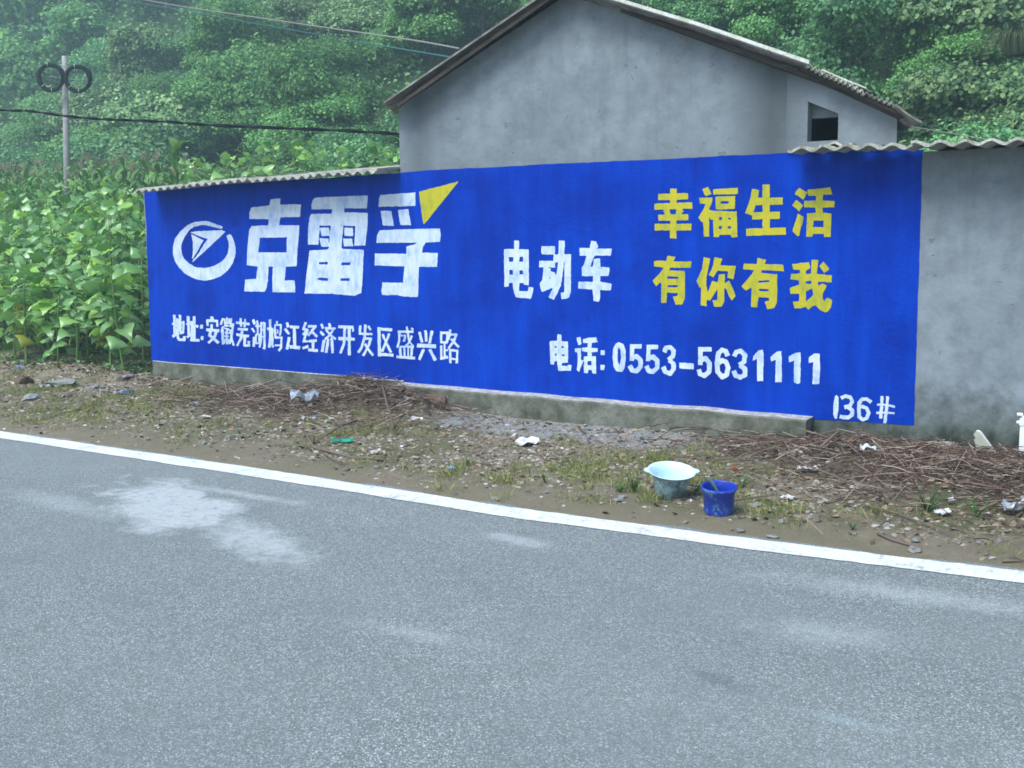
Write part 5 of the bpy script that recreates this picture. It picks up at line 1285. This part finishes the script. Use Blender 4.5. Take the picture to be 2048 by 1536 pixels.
LIT = [(1055, 886, .19, .13, .045, M_pap, 'plastic_bag', 'bright white crumpled bag lying before the concrete ledge', 0.0),
       (512, 782, .13, .10, .05, M_pap, 'plastic_bag', 'white crumpled bag at the foot of the wall on the left', .5),
       (610, 793, .26, .12, .09, M_bag, 'plastic_bag', 'translucent grey plastic bag heaped against the wall base', .2),
       (618, 822, .12, .07, .025, M_bag, 'paper_scrap', 'greyish scrap on the left side of the twig heap', .3),
       (658, 831, .05, .12, .01, M_mint, 'card_scrap', 'upright pale green card on the twig heap', -.5),
       (684, 882, .17, .09, .03, M_grn, 'snack_wrapper', 'shiny green wrapper below the twig heap', .5),
       (833, 818, .11, .05, .03, M_pap, 'paper_scrap', 'white scrap left of the brown rock', -.3),
       (750, 903, .09, .05, .025, M_pink, 'paper_scrap', 'pinkish scrap right of the green wrapper', .2),
       (903, 937, .045, .045, .03, M_blu, 'paper_scrap', 'small pale blue scrap on dry grass', 0.),
       (1614, 938, .13, .05, .02, M_pap, 'paper_scrap', 'white shard lying in the right twig heap', -.35),
       (1576, 995, .07, .035, .02, M_pap, 'paper_scrap', 'white scrap right of the blue bucket', -.6),
       (1468, 936, .02, .05, .02, M_red, 'plastic_scrap', 'tiny red scrap among twigs above the blue bucket', .4),
       (1885, 1026, .09, .04, .025, M_pap, 'paper_scrap', 'white scrap in the green grass tuft', -.3),
       (1903, 1002, .05, .025, .02, M_pap, 'paper_scrap', 'small white scrap above the green grass tuft', .0),
       (2032, 1022, .16, .08, .05, M_bag, 'plastic_bag', 'pale grey-blue plastic bag at the right edge', .1),
       (1735, 912, .10, .05, .04, M_pap, 'paper_scrap', 'white torn strip right of the ledge end', -.2),
       (1680, 875, .05, .05, .05, M_bag, 'plastic_scrap', 'pale curled scrap near the end of the ledge', .8),
       (90, 775, .10, .06, .05, M_pap, 'paper_scrap', 'white scrap in the rubble under the sunflowers', .3),
       (105, 748, .07, .05, .03, M_pap, 'paper_scrap', 'white scrap beneath the front sunflowers', 0.),
       (40, 738, .07, .05, .05, M_blu, 'plastic_scrap', 'pale blue scrap at the far left under leaves', 0.),
       (250, 785, .20, .07, .04, M_drk, 'snack_wrapper', 'dark blue wrapper on the rubble left of the wall', .0),
       (232, 787, .06, .04, .03, M_pap, 'paper_scrap', 'white scrap beside the dark blue wrapper', .4),
       (392, 809, .09, .04, .02, M_bag, 'paper_scrap', 'pale scrap left of the twig heap', 0.),
       (412, 833, .10, .03, .015, M_pap, 'paper_scrap', 'thin white strip on the verge near the left twig heap', -.2),
       (235, 739, .05, .03, .03, M_mint, 'plastic_scrap', 'pale green scrap near the left end of the wall', .2)]
for k, (px, py, w_, d_, a_, mt, nm, lab, rz_) in enumerate(LIT):
    p = gh(px, py, 0.02); z = p.z + 0.02*float(heap(p.x, p.y))
    o = link(nm, crumple(k + 2, w_, d_, a_, mt)); o.location = (p.x, p.y, z + 0.012 + 0.03*float(heap(p.x, p.y))); o.rotation_euler = (0.12, 0, 0.58 + rz_)
    tag(o, lab, 'litter')

# folded card ring and leaning board, crate
p = gnd(1884, 910, 0.03); mb = MB()
for k, (a, b_) in enumerate((((-.09,-.03),(.0,.05)), ((.0,.05),(.08,.02)), ((.08,.02),(.03,-.05)))):
    mb.add([(a[0],a[1],0),(b_[0],b_[1],0),(b_[0],b_[1],.045),(a[0],a[1],.045),(a[0],a[1]+.006,0),(b_[0],b_[1]+.006,0),(b_[0],b_[1]+.006,.045),(a[0],a[1]+.006,.045)],
           [(0,1,2,3),(7,6,5,4),(3,2,6,7),(0,3,7,4),(1,5,6,2)])
mb.box(-.06, .03, -.045, -.01, 0.002, .012)
o = tag(mb.build('card_box', pm('pale_card', (.62,.63,.60))), 'pale folded card piece on the rubble below the grey wall', 'litter'); o.location = (p.x, p.y, float(ground_h(p.x, p.y)) + .03); o.rotation_euler = (.1, 0, .3)
M_board = pm('pale_board', (0.42, 0.44, 0.36), .8, .2); M_boarde = pm('board_edge', (0.72, 0.74, 0.76), .7, .2)
YB_ = WY - 0.12
bp = [(1947,869),(1952,862),(1958,863),(1964,870),(1990,906),(1992,918),(1954,918),(1950,885),(1947,880),(1951,876)]
mb = MB(); n = len(bp)
f3 = [atY(x, y, YB_) for x, y in bp]; b3 = [v + Vector((0.004, 0.022, 0.004)) for v in f3]
mb.add(f3 + b3, [tuple(range(n))[::-1], tuple(range(n, 2*n))], 0)
mb.add(f3 + b3, [(i, (i+1) % n, (i+1) % n + n, i + n) for i in range(n)], 1)
tag(mb.build('leaning_board', [M_board, M_boarde]), 'broken pale board with a slanted edge leaning before the grey wall', 'board')
M_wp = pm('white_plastic', (0.78, 0.82, 0.84), .35, .5, .05)
YC_ = WY - 0.30
x0_ = atY(2037, 880, YC_).x; zt_ = atY(2040, 838, YC_).z; zl_ = atY(2040, 851, YC_).z; zb_ = float(ground_h(x0_ + .2, YC_)) + .0
cr = tag(empty('plastic_crate', (x0_, YC_, zb_)), 'white plastic crate with ribbed side standing at the right edge', 'crate')
H_ = zt_ - zb_; W_ = .42
mb = MB(); mb.box(0, W_, 0, .30, zl_ - zb_, H_); 
ztt = atY(2045, 815, YC_).z - zb_
mb.add([(0.03, 0.0, H_ + .001), (W_, 0.0, H_ + .001), (W_, 0.3, H_ + .001), (0.03, .3, H_ + .001), (.07, .03, ztt + .03), (W_, .03, ztt + .03), (W_, .27, ztt + .03), (.07, .27, ztt + .03)], [(0,1,5,4),(1,2,6,5),(2,3,7,6),(3,0,4,7),(4,5,6,7)])
mb.build('top_rim', M_wp, cr)
for k in range(8):
    mb = MB(); xk = 0.004 + k*0.056; mb.box(xk, xk + 0.030, 0.004, 0.02, 0, zl_ - zb_ - .002); mb.build('rib', M_wp, cr)
mb = MB(); mb.box(.012, W_ - .01, .05, .29, 0, zl_ - zb_ - .004); mb.build('inner_panel', NT('painted_slot_shade', .5, .4).color((.10, .13, .25)).mat, cr)  # dark colour stands in for the shade between the white ribs
for zz in (atY(2034, 831, YC_).z - zb_, atY(2034, 847, YC_).z - zb_):
    mb = MB(); mb.tube([(-.022, .05, zz), (.01, .05, zz)], .011, 8); mb.build('peg', M_wp, cr)

# fallen branches and sticks
M_br = twigmat('grey_branch', (0, (0.10, 0.075, 0.06)), (1, (0.20, 0.15, 0.12)))
def branch(label, pts, rad, side=(), lift=.02):
    mb = MB()
    def run(pp, r0, r1):
        P = []
        for i, (x, y) in enumerate(pp):
            q = gh(x, y, lift); P.append((q.x, q.y, q.z + lift))
        mb.tube(P, [r0 + (r1-r0)*i/(len(P)-1) for i in range(len(P))], 6)
    run(pts, rad, rad*.45)
    for s_ in side: run(s_, rad*.6, rad*.3)
    return tag(mb.build('fallen_branch', M_br, smooth=True), label, 'branch')
branch('long forked dead branch below the green wrapper', [(608,862),(628,895),(665,905),(700,914),(750,917),(790,921)], .010, [[(632,897),(655,912),(690,930)], [(624,893),(627,868)]])
branch('pale straight stick on the right slope of the left twig heap', [(700,848),(740,850),(800,857)], .007)
branch('long pale stalk across the left twig heap', [(715,830),(685,850),(655,868),(635,880)], .009, lift=.06)
branch('bent stalk leaning off the top of the left twig heap', [(765,790),(785,808),(808,826)], .008, lift=.07)
branch('short pale stick left of the heap', [(550,836),(570,858)], .008)
branch('dark straight stick near the white line at the right', [(1756,1067),(1785,1080),(1840,1096)], .009, lift=.01)
branch('brown stick at the right edge close to the white line', [(2005,1122),(2048,1121)], .008, lift=.01)
branch('long thin stalk reaching over the right twig heap', [(1560,900),(1610,930),(1660,948),(1700,965)], .008, [[(1563,875),(1590,910)]], lift=.07)
branch('red-brown stick by the foot of the ledge', [(1456,876),(1500,880),(1535,884)], .008, lift=.05)
branch('dark crooked stick right of the ledge end', [(1640,895),(1675,872),(1700,850),(1708,845)], .010, lift=.10)
branch('slanting pale stalk below the right twig heap', [(1730,1010),(1790,1025),(1850,1047),(1910,1070)], .007, [[(1900,1045),(1980,1090)]], lift=.02)
branch('pale stalk crossing the twigs near the right edge', [(1960,1020),(2000,1000),(2048,990)], .008, lift=.06)
branch('thin stick right of the blue bucket', [(1470,1000),(1510,994),(1550,991)], .006, lift=.04)

# fresh green grass tufts
M_fg = leafmat('fresh_grass', (0.04, 0.13, 0.03), (0.06, 0.18, 0.04), (0.10, 0.24, 0.06), .5, .3, .3)
def tuft(px, py, n, L, label, spread=1.0, seed=0):
    g = random.Random(seed); mb = MB(); p = gh(px, py)
    for k in range(n):
        a = g.uniform(0, 6.28); l_ = L*g.uniform(.5, 1); w_ = .005; q = g.uniform(.3, 1)*spread; vs = []
        for j in range(5):
            u = j/4; r_ = l_*q*u; zz = l_*(u - .55*q*u*u)
            vs += [(r_*math.cos(a) - w_*(1-u*.9)*math.sin(a), r_*math.sin(a) + w_*(1-u*.9)*math.cos(a), zz), (r_*math.cos(a) + w_*(1-u*.9)*math.sin(a), r_*math.sin(a) - w_*(1-u*.9)*math.cos(a), zz)]
        mb.add(vs, [(2*j,2*j+1,2*j+3,2*j+2) for j in range(4)])
    o = mb.build('grass_tuft', M_fg); o.location = (p.x, p.y, float(ground_h(p.x, p.y))); return tag(o, label, 'grass')
tuft(1855, 1025, 26, .26, 'wide green grass tuft with white scraps in it at the right', 1.2, 1)
tuft(1955, 1035, 16, .17, 'smaller green grass tuft right of the wide one', .8, 2)
tuft(1268, 985, 22, .16, 'dark green grass tuft hugging the left side of the washbasin', .5, 3)
tuft(1392, 985, 12, .15, 'grass blades between the washbasin and the blue bucket', 1.3, 4)
tuft(1485, 975, 12, .17, 'grass blades behind the blue bucket on its right', 1.1, 5)
tuft(1090, 965, 12, .10, 'small yellow-green tuft in the middle of the verge', .7, 6)
tuft(935, 930, 12, .09, 'little green tuft right of the pale blue scrap', .7, 7)
tuft(1240, 985, 20, .10, 'light green tuft left of the washbasin', .9, 8)
tuft(480, 870, 10, .09, 'little green sprout near the white line at the left', .7, 9)
tuft(1705, 1060, 12, .09, 'small tuft near the white line at the right', .7, 10)

# ------------------------------------------------------------------ washbasin and bucket
def dirty(name, base, dirt, lo, hi, rough=.4, sc=14):
    t = NT(name, rough, .5); n = t.noise(sc, 6, .75, dist=.4); n2 = t.noise(70, 3, .8)
    f = t.math('ADD', n, t.math('MULTIPLY', t.math('SUBTRACT', n2, .5), .35))
    return t.color(t.mix(t.ramp(f, (lo, 0.0), (hi, 1.0)), base, dirt)).mat
M_bin = pm('pale_blue_enamel', (0.58, 0.78, 0.86), .3, .5, .05); M_bout = dirty('stained_outside', (0.34, 0.46, 0.50), (0.07, 0.13, 0.14), .40, .60)
p = gnd(1339, 999); zb_ = float(ground_h(p.x, p.y))
basin = tag(empty('washbasin', (p.x, p.y, zb_), .6), 'round pale blue washbasin with two ear handles and a stained dark outside', 'washbasin')
basin.rotation_euler = (0.19, 0.04, .6)
mb = MB(); mb.lathe([(.0001,.004),(.070,.004),(.080,.012),(.096,.07),(.106,.12),(.113,.142),(.128,.157),(.137,.163)], 40); mb.build('outer_bowl', M_bout, basin, True)
mb = MB(); mb.lathe([(.137,.1635),(.140,.1655),(.137,.1675),(.127,.161),(.111,.144),(.103,.12),(.093,.072),(.077,.018),(.068,.012),(.0001,.011)], 40); mb.build('inner_bowl', M_bin, basin, True)
for s_ in (-1, 1):
    mb = MB(); pr = [(-.035,.134),(-.022,.155),(0,.162),(.022,.155),(.035,.134)]
    top = [(s_*x, y, .168) for y, x in pr]; mb.add(top + [(x, y, z - .006) for x, y, z in top], [(0,1,2,3,4)[::s_], tuple(range(5,10))[::-s_]] + [(i, i+5, i+6, i+1) for i in range(4)])
    mb.build('ear_handle', M_bin, basin)
p = gnd(1437, 1034); zb_ = float(ground_h(p.x, p.y))
M_bk = dirty('blue_bucket_plastic', (0.012, 0.045, 0.40), (0.16, 0.34, 0.42), .54, .68); M_bki = dirty('blue_inside', (0.006, 0.022, 0.30), (0.01, 0.05, 0.45), .4, .6)
bucket = tag(empty('paint_bucket', (p.x, p.y, zb_)), 'small blue plastic bucket smeared with paint with a brush handle sticking out', 'bucket')
bucket.rotation_euler = (0.10, 0.05, 0)
mb = MB(); mb.lathe([(.0001,.002),(.070,.002),(.077,.008),(.080,.02),(.086,.130),(.092,.132),(.092,.140),(.096,.142),(.099,.150),(.096,.156)], 40); mb.build('outer_wall', M_bk, bucket, True)
mb = MB(); mb.lathe([(.096,.1562),(.090,.157),(.086,.150),(.082,.11),(.078,.065)], 40); mb.build('inner_wall', M_bki, bucket, True)
mb = MB(); mb.lathe([(.0001,.066),(.0775,.066)], 40); mb.build('paint', NT('wet_blue_paint', .15, .5).color((.003,.02,.30)).mat, bucket)
M_bh = pm('grey_green_handle', (.16,.26,.24), .6, .3)
hb = tag(empty('paint_brush', (p.x, p.y, zb_)), 'grey-green paintbrush standing slanted inside the blue bucket', 'brush')
hb.rotation_euler = (0.10, 0.05, 0)
mb = MB(); mb.add([(-.085,.03,.185),(-.055,.018,.188),(.012,.01,.085),(-.012,.03,.080),(-.085,.042,.180),(-.055,.030,.183),(.012,.022,.080),(-.012,.042,.075)], [(0,3,2,1),(4,5,6,7),(0,1,5,4),(1,2,6,5),(2,3,7,6),(3,0,4,7)]); mb.build('handle', M_bh, hb)
mb = MB(); mb.box(-.028,.026,.012,.036,.067,.088, 0); mb.build('bristles', M_dark, hb)

# ------------------------------------------------------------------ air
bpy.context.view_layer.update()
hm = bpy.data.materials.new('haze_air'); hm.use_nodes = True
ht = hm.node_tree
for nd in list(ht.nodes):
    if nd.type == 'BSDF_PRINCIPLED': ht.nodes.remove(nd)
pv = ht.nodes.new('ShaderNodeVolumePrincipled'); pv.inputs['Color'].default_value = (0.68, 0.93, 1.0, 1); pv.inputs['Density'].default_value = 0.0030
pv.inputs['Anisotropy'].default_value = 0.2
ht.links.new(pv.outputs[0], ht.nodes['Material Output'].inputs['Volume'])
mb = MB(); mb.box(-180, 100, -64, 150, -6, 48)
hz_o = tag(mb.build('haze', hm), 'thin bluish haze over the valley', kind='stuff')
